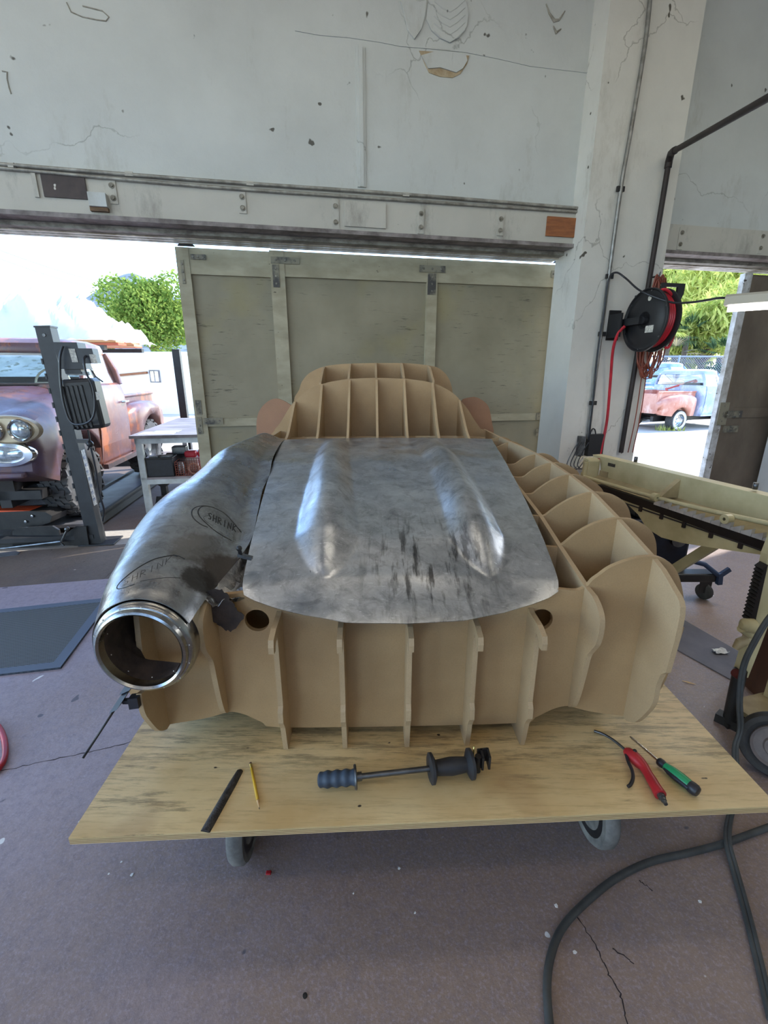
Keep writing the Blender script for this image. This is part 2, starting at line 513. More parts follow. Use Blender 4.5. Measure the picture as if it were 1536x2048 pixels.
# ------------------------------------------------------------------ buck frame
BYAW = R(1.4)
T = 0.37
BO = Vector((0.07124694, 1.20590415, T))
BU = Vector((math.cos(BYAW), math.sin(BYAW), 0)); BV = Vector((-math.sin(BYAW), math.cos(BYAW), 0)); BW = Vector((0, 0, 1))
def bp(u, v, w): return BO + BU * u + BV * v + BW * w
def bS(v, pts):
    out = []
    for x, y in pts:
        d = onplane(x, y, BO + BV * v, BV) - BO
        out.append((d.dot(BU), d.dot(BW)))
    return out
def bR(u, pts):
    out = []
    for x, y in pts:
        d = onplane(x, y, BO + BU * u, BU) - BO
        out.append((d.dot(BV), d.dot(BW)))
    return out
def z4(L): return [(960 + x / 4.042, 840 + y / 4.042) for x, y in L]
def z5(L): return [(500 + x / 2.954, 700 + y / 2.954) for x, y in L]
MIR = -0.04
TH = 0.015

LOBES = {
    0.0: bS(0, [(1115, 1178), (1145, 1181), (1160, 1180), (1175, 1172), (1186, 1160), (1200, 1150), (1218, 1137), (1240, 1127), (1275, 1116), (1307, 1113), (1328, 1118), (1345, 1130), (1358, 1152), (1366, 1185), (1368, 1215), (1366, 1255)]),
    .215: bS(.215, z4([(515, 1020), (620, 1028), (650, 1020), (680, 1000), (740, 950), (800, 905), (900, 850), (1000, 815), (1100, 797), (1150, 797), (1230, 803), (1300, 830), (1360, 870), (1400, 920), (1425, 1000), (1428, 1090)])),
    .41: bS(.41, z4([(405, 770), (480, 778), (510, 776), (535, 768), (590, 725), (650, 685), (730, 640), (800, 613), (880, 592), (960, 585), (1040, 595), (1110, 620), (1170, 665), (1205, 725), (1222, 790)])),
    .62: bS(.62, z4([(330, 593), (420, 597), (460, 570), (520, 527), (580, 490), (660, 458), (740, 443), (800, 447), (870, 470), (930, 505), (980, 550), (1000, 582)])),
    .82: bS(.82, z4([(245, 457), (345, 462), (400, 425), (450, 393), (530, 360), (600, 347), (660, 350), (720, 368), (780, 405), (805, 440)])),
    1.03: bS(1.03, z4([(190, 355), (275, 358), (330, 325), (390, 295), (470, 275), (520, 272), (580, 290), (640, 340)])),
    1.5: [(0.60, 0.700), (0.639, 0.703), (0.682, 0.722), (0.725, 0.738), (0.763, 0.732), (0.82, 0.70)],
    1.71: [(0.625, 0.722), (0.659, 0.724), (0.691, 0.729), (0.723, 0.737), (0.77, 0.727), (0.82, 0.69)],
}
BOTTOM = [(.84, .3), (.826, .2), (.80, .12), (.77, .07), (.74, .057), (.70, .062), (.6, .08), (.54, .098), (.51, .103), (.47, .09), (.42, .06), (.37, .04), (0, .035)]
def half(v):
    L = LOBES[v]
    pts = spline2(L, 3)
    mx = max(p[0] for p in pts)
    if pts[-1][0] < mx - 0.0001 or v > 0.3:
        pts.append((min(mx + 0.02, 0.885) if v > 0.3 else 0.848, 0.45))
    pts.append((0.848 if v < .3 else min(mx + 0.015, 0.88), 0.385))
    return pts + spline2(BOTTOM, 3)
def full_outline(v):
    h = half(v)
    if v == 0.0: h = [(-0.02, .462), (.12, .462), (.28, .468), (.40, .492)] + h
    else: h = [(-0.02, h[0][1] + 0.005)] + h
    left = [(MIR - u, w) for u, w in h]
    return h + left[::-1][1:-1]

buck = thing('body_buck', 'tan interlocking MDF egg-crate car body form standing on the plywood dolly', 'wooden car form', BO, BYAW)

for v in LOBES:
    holes = None
    if v == 0.0:
        def circ(u, w, r): return [(u + r * math.cos(2 * PI * k / 28), w + r * math.sin(2 * PI * k / 28)) for k in range(28)]
        holes = [circ(0.402, 0.418, 0.036), circ(-0.448, 0.428, 0.036)]
    mb = MB().prism(full_outline(v), bp(0, v, 0), BU, BW, BV, TH, holes)
    mb.build('front_bulkhead' if v == 0 else 'cross_station', M['mdf'], buck)

# ribs -----------------------------------------------------------
def rib(u, prof, name='lengthwise_rib', m='mdf_rib'):
    MB().prism(prof, bp(u - TH / 2, 0, 0), BV, BW, BU, TH).build(name, M[m], buck)
U_O, U_I = 0.717, 0.529
top_o = [(0.0, .614), (.215, .666), (.41, .706), (.62, .726), (.82, .738), (1.03, .745), (1.265, .745), (1.5, .739), (1.71, .737), (2.15, .737)]
fr_o = [(-.045, .60), (-.10, .572), (-.147, .537), (-.152, .44), (-.144, .332), (-.128, .315), (-.118, .27), (-.118, .21), (-.099, .159), (-.06, .09), (-.02, .058)]
top_i = [(0.0, .527), (.215, .572), (.41, .617), (.62, .648), (.82, .674), (1.03, .692), (1.5, .702), (1.9, .72)]
fr_i = [(-.05, .522), (-.085, .505), (-.107, .479), (-.112, .44), (-.105, .40), (-.088, .37), (-.068, .335), (-.058, .27), (-.045, .19), (-.029, .131), (-.008, .106)]
for sgn in (1, -1):
    uo = U_O if sgn > 0 else -.762
    ui = U_I if sgn > 0 else -.571
    fo = spline2(fr_o[:4], 4) + [(-.144, .332)] + spline2(fr_o[5:], 4)
    if sgn < 0:   # this side is trimmed back behind the headlight ring
        fo = [(-.045, .575), (-.055, .56), (-.075, .40), (-.085, .26)] + spline2(fr_o[6:], 4)
    rib(uo, top_o[::-1] + fo + [(0.02, .057), (1.0, .057), (2.15, .2)])
    rib(ui, top_i[::-1] + spline2(fr_i, 4) + [(0.02, .10), (1.0, .10), (1.9, .2)])
fr_c = [(-.02, .455), (-.085, .452), (-.125, .44), (-.132, .42), (-.131, .40), (-.113, .398), (-.108, .412), (-.085, .425), (-.078, .41),
        (-.076, .185), (-.088, .17), (-.09, .135), (-.083, .125), (-.07, .10), (-.06, .04), (-.052, .002), (-.02, 0.0)]
for u in (-.38, -.195, 0.0, .19, .366):
    p = [(1.9, .70), (1.03, .66), (.41, .575), (.1, .49), (.0, .46)] + fr_c + [(0.05, 0.0), (1.9, 0.0)]
    rib(u, p)

# windscreen arch, roof arch and rear fender station
vA, vB, vC = 2.06, 2.42, 2.25
A = bS(vA, z5([(150, 465), (185, 420), (240, 330), (300, 270), (360, 225), (430, 200), (500, 183), (600, 170), (740, 165), (880, 168), (970, 175), (1060, 190), (1130, 215), (1200, 255), (1245, 300), (1290, 355), (1330, 420), (1365, 468)]))
A = [(-.80, .2), (-.86, .55), (-.85, .69), (-.80, .735)] + spline2(A, 3) + [(.715, .737), (.80, .69), (.82, .55), (.76, .2)]
MB().prism(A[::-1], bp(0, vA, 0), BU, BW, BV, TH).build('windscreen_arch', M['mdf'], buck)
B = bS(vB, z5([(265, 275), (290, 235), (305, 190), (340, 145), (380, 120), (430, 100), (500, 87), (600, 80), (740, 77), (880, 77), (960, 80), (1060, 92), (1110, 105), (1150, 135), (1175, 170), (1190, 210), (1195, 235)]))
B = [(-.72, .1), (-.74, .8)] + spline2(B, 3) + [(.56, .8), (.60, .1)]
MB().prism(B[::-1], bp(0, vB, 0), BU, BW, BV, TH).build('roof_arch', M['mdf'], buck)
Cl = bS(vC, z5([(40, 495), (38, 430), (50, 370), (80, 325), (120, 295), (160, 287), (200, 300), (240, 325)]))
Cr = bS(vC, z5([(1260, 290), (1300, 280), (1340, 280), (1390, 310), (1415, 350), (1430, 430), (1440, 475)]))
Cp = [(-.9, .1), (-.97, .4)] + spline2(Cl, 3) + [(-.62, .80), (.47, .80)] + spline2(Cr, 3) + [(.82, .4), (.76, .1)]
MB().prism(Cp[::-1], bp(0, vC, 0), BU, BW, BV, TH).build('rear_fender_station', M['mdf_dark'], buck)
ftop = bS(vA, z5([(265, 306), (425, 207), (588, 182), (748, 178), (910, 178), (1078, 197), (1235, 296)]))
for i, (u, w) in enumerate(ftop):
    k = abs(i - 3) / 3
    d = w - .72
    p = [(vA, w), (vA - .02, w - .004), (vA - .13, w - .30 * d), (vA - .23, w - .56 * d), (vA - .33, w - .80 * d), (vA - .42, .735), (vA - .42, .60), (vA, .60)]
    rib(u, spline2(p[:6], 4) + p[6:], 'windscreen_rib')
btop = bS(vB, z5([(430, 103), (588, 84), (740, 79), (893, 79), (1058, 94)]))
for (u, w), (ua, wa) in zip(btop, [ftop[j] for j in (1, 2, 3, 4, 5)]):
    uu = (u + ua) / 2
    rib(uu, [(vB, w + .004), (vB - .12, w - .012), (vB - .24, (w + wa) / 2 + .0), (vA + TH, wa + .015), (vA + TH, .8), (vB, .8)], 'roof_rib')
for x0, x1, y0, y1 in ((335, 563, 528, 516), (978, 1225, 512, 516)):
    (ua, w_), (ub, _) = bS(1.74, z5([(x0, (y0 + y1) / 2), (x1, (y0 + y1) / 2)]))
    MB().prism([(ua, .70), (ub, .70), (ub, w_ + .005), (ua, w_ + .005)], bp(0, 1.74, 0), BU, BW, BV, TH).build('cowl_strip', M['mdf_rib'], buck)
MB().prism([(-.70, .60), (.62, .60), (.64, .725), (.5, .733), (-.5, .733), (-.72, .72)], bp(0, 1.78, 0), BU, BW, BV, TH).build('cowl_station', M['mdf'], buck)

# ------------------------------------------------------------------ dolly
dolly = thing('dolly', 'big plywood sheet on casters carrying the MDF car form and loose hand tools', 'dolly', (0.1, 2.1, 0))
cr = [(-.802, .862), (1.075, .952), (1.02, 3.30), (-.88, 3.24)]
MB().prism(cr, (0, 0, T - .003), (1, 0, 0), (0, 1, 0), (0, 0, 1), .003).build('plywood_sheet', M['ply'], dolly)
MB().prism(cr, (0, 0, T - .022), (1, 0, 0), (0, 1, 0), (0, 0, 1), .019).build('plywood_core', M['plyedge'], dolly)
M['wood_dark'] = simple('old_lumber', srgb(120, 92, 64), 0.7, 0, srgb(80, 60, 42), 5, stretch=(1, 8, 8))
for x in (-.42, .70):
    MB().cbox((x - .045, 1.0, T - .06), (x + .045, 3.1, T - .022), .004).build('under_rail', M['wood_dark'], dolly)
M['rubber'] = simple('worn_black_rubber', srgb(62, 60, 60), 0.75, 0, srgb(38, 37, 38), 12, bmp=0.2)
M['blackmetal'] = simple('black_painted_steel', srgb(30, 30, 32), 0.4, 0.2, srgb(46, 45, 46), 9)
M['greymetal'] = simple('grey_steel', srgb(120, 122, 124), 0.38, 0.9, srgb(85, 86, 88), 12, bmp=0.1)
M['tyregrey'] = simple('dusty_grey_rubber', srgb(128, 126, 122), 0.8, 0, srgb(88, 86, 84), 14, bmp=0.3)
for (x, y) in ((-.452, 1.12), (.70, 1.17), (-.45, 3.0), (.68, 3.0)):
    r = .13; zc = r
    w = MB().lathe([(.03, -.022), (r - .028, -.022), (r - .008, -.024), (r, -.014), (r, .014), (r - .008, .024), (r - .028, .022), (.03, .022)], (x, y, zc), (1, .05, 0), 40).build('caster_wheel', M['tyregrey'], dolly)
    MB().lathe([(.0, -.026), (.03, -.026), (.034, -.021), (r - .03, -.0225)], (x, y, zc), (1, .05, 0), 24).lathe([(r - .03, .0225), (.034, .021), (.03, .026), (0, .026)], (x, y, zc), (1, .05, 0), 24).build('wheel_hub', M['blackmetal'], w)
    MB().bar((x - .034, y, zc - .02), (x - .034, y + .02, T - .066), .05, .005, (1, 0, 0)).bar((x + .034, y, zc - .02), (x + .034, y + .02, T - .066), .05, .005, (1, 0, 0)).cyl((x - .04, y, zc), (x + .04, y, zc), .011, 12).box((x - .05, y - .05, T - .069), (x + .05, y + .07, T - .061)).build('caster_fork', M['blackmetal'], dolly)

# ------------------------------------------------------------------ hood panel
M['hood'] = steel('bare_hood_steel', (0.42, 0.45, 0.49), (0.68, 0.71, 0.75), (0.18, 0.19, 0.22), 0.26, 0.46, (), (0.13, -0.54, 0.02), 11, 0.12)
edge_r = [(-.02, .432, .492), (.03, .448, .516), (.07, .456, .538), (.215, .468, .584), (.41, .487, .624), (.66, .514, .662), (1.03, .555, .702), (1.35, .60, .714), (1.66, .648, .720)]
def interp(tab, v, k):
    for a, b in zip(tab, tab[1:]):
        if v <= b[0]: 
            t = (v - a[0]) / (b[0] - a[0]); t = max(0, t)
            return a[k] + (b[k] - a[k]) * t
    return tab[-1][k]
front_edge = [(-1.0, -.005), (-.93, -.03), (-.8, -.062), (-.6, -.105), (-.35, -.142), (0, -.157), (.35, -.142), (.6, -.105), (.8, -.062), (.93, -.03), (1.0, -.005)]
def fe(s_): return interp(front_edge, s_, 1)
def hood_pt(s_, t_):
    v0 = fe(s_); v1 = 1.655
    v = v0 + (v1 - v0) * t_
    vr = .5 * (v + math.sqrt(v * v + .012))
    ur, wr = interp(edge_r, vr, 1), interp(edge_r, vr, 2)
    ur -= .012 * math.exp(-(v - v0) / .03)
    ul = MIR - ur + .004
    u = (ur + ul) / 2 + (ur - ul) / 2 * s_
    crown = .034 * min(1, 0.25 + t_ * 1.3) * (1 - .7 * max(0, (t_ - .6) / .4))
    w = wr + .010 + crown * (1 - s_ * s_)
    w -= .026 * math.exp(-(v - v0) / .10)
    # two long blisters, round nosed, fading out toward the windscreen
    for uc0, uc1, hw0, hw1 in ((-.245, -.335, .115, .075), (.245, .215, .10, .085)):
        tt = (v - .03) / (1.60 - .03)
        if 0 < tt < 1:
            hw = hw0 + (hw1 - hw0) * tt
            hw *= min(1, (tt / .12)) ** .5 if tt < .12 else 1
            uc = uc0 + (uc1 - uc0) * tt
            d = abs(u - uc) / max(hw, 1e-4)
            if d < 1:
                hgt = .074 * (min(1, tt / .22) ** .7) * ((1 - tt) ** .55) * 1.1
                w += hgt * (1 - d * d) ** 1.5
    w += .0018 * math.sin(u * 23 + v * 9) * math.sin(v * 17 - u * 5)
    return bp(u, v, w)
NS, NT = 110, 130
rows = []
for j in range(NT + 1):
    t_ = (j / NT) ** 1.25
    rows.append([hood_pt(-1 + 2 * i / NS, t_) for i in range(NS + 1)])
hood = MB().grid(rows, True, th=-.0025).build('hood_panel', M['hood'], label='bare hammered steel hood panel with two long blisters laid over the MDF form', cat='hood panel', angle=60)

# ------------------------------------------------------------------ steel fender
fo_ = bp(-.70, .5, .3)
fender = thing('steel_fender', 'dark hand-formed steel front fender with headlight ring and marker writing clamped over the MDF form', 'car fender', fo_, BYAW)
def fl(u, v, w):   # fender-local coordinates for the patches
    return root_matrix(fender).inverted() @ bp(u, v, w)
pA = fl(-.53, .06, .56); pB = fl(-.56, .02, .57); pC = fl(-.60, -.02, .56); pD = fl(-.53, .75, .69); pE = fl(-.62, .1, .60)
M['fender'] = steel('dark_fender_steel', (0.27, 0.275, 0.28), (0.44, 0.45, 0.47), (0.11, 0.105, 0.10), 0.20, 0.40,
                    ((pA.x, pA.y, pA.z, .10, (0.07, 0.06, 0.055), 0.95), (pC.x, pC.y, pC.z, .06, (0.06, 0.055, 0.05), 0.9), (pD.x, pD.y, pD.z, .055, (0.08, 0.075, 0.07), 0.85), (pE.x, pE.y, pE.z, .10, (0.13, 0.115, 0.10), 0.6)), False, 10, 0.14)
M['ring'] = steel('spun_steel_ring', (0.30, 0.30, 0.29), (0.42, 0.42, 0.41), (0.17, 0.165, 0.16), 0.16, 0.30, (), False, 6, 0.04)
M['burnt'] = simple('burnt_brown_steel', srgb(74, 62, 56), 0.6, 0.15, srgb(46, 39, 37), 18, bmp=0.4, bscale=30)
RC = (-.695, .452)
def resample(pts, n):
    L = [0]
    for a, b in zip(pts, pts[1:]): L.append(L[-1] + math.dist(a, b))
    out = []
    k = 0
    for i in range(n):
        d = L[-1] * i / (n - 1)
        while k < len(L) - 2 and L[k + 1] < d: k += 1
        t = (d - L[k]) / max(L[k + 1] - L[k], 1e-9)
        out.append(tuple(pts[k][q] + (pts[k + 1][q] - pts[k][q]) * t for q in range(len(pts[k]))))
    return out
NSEC = 60
def fsec(v, grow, low, inner_trim=0.0):
    L = spline2(LOBES[v], 4)
    if v == 0.0: L = [q for q in L if q[0] > .515]
    L = [(MIR - u, w + .012) for u, w in L]
    out = []
    for u, w in L:
        k = max(0, (-u - .62) / .25)
        out.append((u - grow * min(k, 1.2), w + .004))
    uo = min(p[0] for p in out); 
    lw = out[-1][1]
    for q in (0.25, .5, .75, 1):
        ww = lw + (low - lw) * q
        out.append((uo - .012 * math.sin(q * PI) + .03 * q * q, ww))
    return resample(out, NSEC)
secs = []
a0, a1 = R(28), R(250)
ringpts = [(RC[0] + .1335 * math.cos(a0 + (a1 - a0) * i / (NSEC - 1)), RC[1] + .1335 * math.sin(a0 + (a1 - a0) * i / (NSEC - 1))) for i in range(NSEC)]
s0 = fsec(0.0, .018, .26)
secs.append((-.160, ringpts))
secs.append((-.115, [(a[0] * .72 + b[0] * .28, a[1] * .72 + b[1] * .28 + .002) for a, b in zip(ringpts, s0)]))
secs.append((-.055, [(a[0] * .34 + b[0] * .66, a[1] * .34 + b[1] * .66 + .003) for a, b in zip(ringpts, s0)]))
secs.append((0.01, s0))
for v, g, lo in ((.215, .006, .30), (.41, .0, .34), (.62, -.006, .38), (.82, -.006, .42), (1.03, .0, .46), (1.5, .01, .5)):
    s_ = fsec(v, g, lo)
    if v >= 1.03: s_ = [(u, w + .02) for u, w in s_]
    secs.append((v, s_))
last = [(u * 1.0, w - .004) for u, w in secs[-1][1]]
secs.append((1.68, [(u, w - .03 * max(0, (u + .66) / .1) if u > -.66 else w) for u, w in last]))
cols = []
for k in range(NSEC):
    cols.append(spline([bp(s_[1][k][0], s_[0], s_[1][k][1]) for s_ in secs], 9))
nr = len(cols[0])
rows = [[cols[k][i] + Vector((0, 0, .0006 * math.sin(i * .5 + k * .3) * math.sin(k * .25 - i * .21))) for k in range(NSEC)] for i in range(nr)]
skin = MB().grid(rows, True, th=.002).build('fender_skin', M['fender'], fender, angle=60)
bv_v = [p for r_ in rows for p in r_]
bv_f = [(i * NSEC + k, i * NSEC + k + 1, (i + 1) * NSEC + k + 1, (i + 1) * NSEC + k) for i in range(nr - 1) for k in range(NSEC - 1)]
fbvh = BVHTree.FromPolygons(bv_v, bv_f)
hrows = [[hood_pt(-1 + 2 * i / 60, j / 60) for i in range(61)] for j in range(61)]
hbvh = BVHTree.FromPolygons([p for r_ in hrows for p in r_], [(j * 61 + i, j * 61 + i + 1, (j + 1) * 61 + i + 1, (j + 1) * 61 + i) for j in range(60) for i in range(60)])
def drape(pts, bvh, n=6, lift=.002):
    out = []
    for p in spline([(x, y, 0) for x, y in pts], n):
        d = ray(p.x, p.y).normalized()
        h = bvh.ray_cast(CAM, d)
        if h[0] is not None: out.append(h[0] - d * lift)
    return out
# headlight ring: rolled flange and inner lip
rc = bp(RC[0], -.165, RC[1])
prof = [(.126, .035), (.128, .01), (.126, -.002), (.1215, -.008), (.1175, -.008), (.1155, -.014), (.113, -.022), (.109, -.025), (.1055, -.021), (.1045, -.012), (.104, .01), (.104, .036), (.1025, .036), (.1025, -.010), (.1035, -.024), (.109, -.029), (.1145, -.026), (.1175, -.014), (.1215, -.013), (.128, -.006), (.131, .01), (.129, .035)]
ring = MB().lathe(prof, rc, BV, 72, closed=True).build('headlight_ring', M['ring'], fender, label='bright spun headlight ring')
M['rivet'] = simple('pale_rivet', srgb(220, 220, 215), 0.4, 0.4)
for rad, off, n, ph in ((.1215, -.0125, 14, .1), (.1015, .012, 10, .3)):
    for k in range(n):
        an = ph + 2 * PI * k / n
        p = rc + (BU * math.cos(an) + BW * math.sin(an)) * rad + BV * off
        q = (BV * -1) if rad > .1 else (BU * -math.cos(an) - BW * math.sin(an))
        MB().lathe([(.0018, 0), (.0016, .001), (0, .0014)], p + q * .001, q, 8).build('rivet', M['rivet'], ring)
# headlight bucket wall behind the lip, cut away on the inner side
rows = []
for i in range(5):
    dv = .0 + .035 * i
    rows.append([rc + (BU * math.cos(t) + BW * math.sin(t)) * (.1025 - .002 * i) + BV * dv for t in [R(112) + R(200 - 34 * i * (i > 1)) * k / 30 for k in range(31)]])
MB().grid(rows, True, th=.0015).build('headlight_bucket', M['burnt'], fender, angle=60)
# torn scorched flap hanging from the inner edge
fp = [(396, 1196), (418, 1180), (446, 1180), (458, 1196), (470, 1212), (480, 1226), (491, 1231), (480, 1246), (462, 1264), (446, 1256), (432, 1245), (420, 1232), (408, 1222), (398, 1212)]
rng = random.Random(5)
fq = []
for a_, b_ in zip(fp, fp[1:] + fp[:1]):
    for k in range(4):
        fq.append((a_[0] + (b_[0] - a_[0]) * k / 4 + rng.uniform(-2.5, 2.5), a_[1] + (b_[1] - a_[1]) * k / 4 + rng.uniform(-2.5, 2.5)))
pl = bS(-.035, fq)
tri = MB().prism(pl, bp(0, -.035, 0), BU, BW, BV, .002)
o = tri.build('torn_flap', M['burnt'], fender, label='scorched torn flap')
# rough patch filling the gap between fender and hood nose
rng = random.Random(21)
rows = []
for i in range(17, 43):
    A_ = cols[0][i]; d_ = A_ - BO; v_ = d_.dot(BV)
    ve = max(v_, -.0)
    vr_ = .5 * (ve + math.sqrt(ve * ve + .012))
    B_ = bp(MIR - interp(edge_r, vr_, 1) + .014, ve + .0, interp(edge_r, vr_, 2) - .012 - (.02 if v_ < .02 else 0))
    if v_ < 0: B_ = A_ + (B_ - A_) * max(.12, 1 + v_ * 9) + Vector((0, 0, .004))
    r_ = []
    for k in range(8):
        t = k / 7
        r_.append(A_ + (B_ - A_) * t + Vector((rng.uniform(-.004, .004), rng.uniform(-.004, .004), -.022 * math.sin(t * PI) + rng.uniform(-.006, .006) * (0 if k == 0 else 1))))
    rows.append(r_)
M['crumple'] = steel('crumpled_scorched_steel', (0.24, 0.23, 0.23), (0.48, 0.47, 0.46), (0.05, 0.045, 0.04), 0.22, 0.5, (), False, 22, 0.3)
MB().grid(rows, True, th=.002).build('inner_web', M['crumple'], fender, label='crumpled scorched inner edge', angle=25)
# marker drawing
M['ink'] = simple('black_marker', (0.012, 0.012, 0.012), 0.5)
M['pencil'] = simple('pencil_line', (0.06, 0.06, 0.06), 0.6)
def z2(L): return [(160 + x / 2.743, 840 + y / 2.743) for x, y in L]
for L, r in (([(885, 617), (850, 575), (800, 520), (750, 490), (700, 474), (650, 475), (618, 492), (613, 520), (630, 548), (665, 575), (700, 590)], .0024),
          ([(735, 482), (690, 474), (660, 482), (647, 505), (660, 535), (700, 575), (735, 605), (780, 635), (830, 662)], .0024),
          ([(880, 605), (860, 588)], .0012), ([(715, 525), (680, 532), (690, 556), (728, 582)], .0014),
          ([(575, 765), (530, 745), (480, 748), (400, 768), (310, 818), (235, 878), (205, 915), (212, 928), (250, 920), (300, 902)], .0022),
          ([(330, 886), (400, 874), (480, 866), (550, 868)], .0014), ([(510, 742), (535, 750)], .0025)):
    MB().tube(drape(z2(L), fbvh), r, 6).build('marker_line', M['ink'], fender)
LET = {'S': [[(.9, .9), (.5, 1), (.15, .85), (.3, .6), (.75, .4), (.7, .1), (.1, .05)]], 'H': [[(.1, 1), (.1, 0)], [(.85, 1), (.85, 0)], [(.1, .5), (.85, .5)]],
       'R': [[(.1, 0), (.1, 1), (.7, .9), (.75, .6), (.1, .5)], [(.3, .5), (.9, 0)]], 'I': [[(.5, 1), (.5, 0)]], 'N': [[(.1, 0), (.1, 1), (.85, 0), (.85, 1)]], 'K': [[(.1, 1), (.1, 0)], [(.85, 1), (.1, .45), (.9, 0)]]}
def word(mb, wd, x, y, dx, dy, ux_, uy_, r, bv):
    for ch in wd:
        for st in LET[ch]:
            pts = [(x + a * dx + b * ux_, y + a * dy + b * uy_) for a, b in st]
            q = []
            for p, p2 in zip(pts, pts[1:]):
                for k in range(4): q.append((p[0] + (p2[0] - p[0]) * k / 4, p[1] + (p2[1] - p[1]) * k / 4))
            q.append(pts[-1])
            mb.tube(drape(z2(q), bv, 1), r, 6)
        x += dx * 1.28; y += dy * 1.28
ink = MB()
word(ink, 'SHRINK', 700, 542, 21, 10, 4, -34, .0024, fbvh)
ink.build('marker_word', M['ink'], fender, label='handwritten word SHRINK')
ink = MB()
word(ink, 'SHRINK', 235, 912, 36, -18, 6, -34, .0012, fbvh)
ink.build('marker_word', M['ink'], fender, label='faint handwritten word SHRINK')
def z3(L): return [(480 + x / 2.743, 700 + y / 2.743) for x, y in L]
for L in ([(385, 1210), (395, 1255), (420, 1305), (460, 1340), (500, 1350), (545, 1320), (580, 1255), (600, 1195), (608, 1150)], [(1240, 1225), (1270, 1265), (1310, 1300), (1355, 1322), (1395, 1305), (1420, 1262), (1424, 1210), (1420, 1170)], [(975, 520), (1000, 495), (1040, 492), (1065, 510)]):
    MB().tube(drape(z3(L), hbvh, 6, .001), .0011, 6).build('pencil_outline', M['pencil'], hood)

# clamps holding the fender
M['darkplastic'] = simple('black_plastic', srgb(24, 25, 30), 0.42, 0, srgb(34, 36, 44), 20)
cl = thing('bar_clamp', 'small black bar clamp with long thin rod gripping the lower fender edge', 'clamp', bp(-.83, -.12, .22))
pc = ondepth(245, 1395, bp(-.83, -.12, .2).y)
pe = ondepth(166, 1516, bp(-.83, -.12, .2).y - .10)
MB().tube([pc + (pc - pe) * .1, pe], .0032, 8).build('clamp_rod', M['blackmetal'], cl)
ax = (pe - pc).normalized()
MB().obox(pc + Vector((0, 0, .0)), ax, (1, 0, .5), (0, 1, 0), .032, .013, .012).obox(pc - ax * .03 + Vector((.004, .0, .01)), ax, (1, 0, .5), (0, 1, 0), .018, .018, .011).build('clamp_body', M['darkplastic'], cl)
MB().obox(pc + Vector((.034, 0, -.012)), (1, 0, .15), (0, 1, 0), (0, 0, 1), .014, .012, .017).bar(pc + Vector((.0, 0, -.012)), pc + Vector((.034, 0, -.012)), .012).build('clamp_jaw', M['darkplastic'], cl)
pk = ondepth(490, 1112, bp(-.5, .1, .6).y - .02)
cl2 = thing('panel_clamp', 'tiny dark clamp pinching fender to hood at the torn corner', 'clamp', pk)
MB().bar(pk + Vector((-.02, .0, .004)), pk + Vector((.022, -.004, -.006)), .014, .01).build('clamp_arm', M['greymetal'], cl2)
MB().cyl(pk + Vector((-.012, 0, 0)), pk + Vector((-.014, -.004, .024)), .006, 10).ball(pk + Vector((-.014, -.004, .026)), .009, 6).build('clamp_screw', M['blackmetal'], cl2)

# ------------------------------------------------------------------ tools on the plywood
def tz(x, y, h=0.0): return onz(x, y, T + h)
# rasp / half-round file
p, q = tz(481, 1538, .004), tz(410, 1662, .004)
d = (q - p).normalized(); sx = d.cross(Vector((0, 0, 1))).normalized()
M['file'] = simple('dark_file_steel', srgb(92, 90, 90), 0.45, 0.8, srgb(60, 58, 58), 60, stretch=(1, 1, 1), bmp=0.6, bscale=300)
mb = MB(); rows = []
for t, hw in ((0, .006), (.02, .0095), (.25, .012), (.9, .013), (1, .0128)):
    c = p + (q - p) * t
    rows.append([c + sx * (hw * math.cos(a)) + Vector((0, 0, -.0035 + .008 * math.sin(a) * (hw / .013))) for a in [PI * k / 8 for k in range(9)]] + [c + sx * (-hw) + Vector((0, 0, -.0038)), c + sx * hw + Vector((0, 0, -.0038))])
mb.loft(rows).build('file', M['file'], label='dark grey half-round file lying near the left of the plywood', cat='file')
# pencil
p, q = tz(501, 1526, .0042), tz(519, 1619, .0042)
pn = thing('pencil', 'yellow pencil lying beside the dark file', 'pencil', (p + q) / 2 - Vector((0, 0, .004)))
d = (q - p)
f = lambda t: p + d * t
M['yellow'] = simple('yellow_pencil_paint', srgb(214, 170, 48), 0.4)
M['pinewood'] = simple('sharpened_wood', srgb(206, 168, 120), 0.7)
M['brass'] = simple('ferrule_metal', srgb(196, 176, 110), 0.3, 0.9)
M['eraser'] = simple('worn_eraser', srgb(96, 70, 60), 0.8)
MB().tube([f(.12), f(.82)], .0041, 6).build('shaft', M['yellow'], pn)
MB().tube([f(.82), f(.965)], [.0041, .0012], 8).build('sharpened_tip', M['pinewood'], pn)
MB().tube([f(.965), f(1)], [.0012, .0004], 6).build('lead', M['ink'], pn)
MB().tube([f(.03), f(.05), f(.06), f(.075), f(.085), f(.12)], [.0041, .0041, .0038, .0042, .0038, .0041], 12).build('ferrule', M['brass'], pn)
MB().tube([f(0), f(.03)], .0038, 10).build('eraser', M['eraser'], pn)
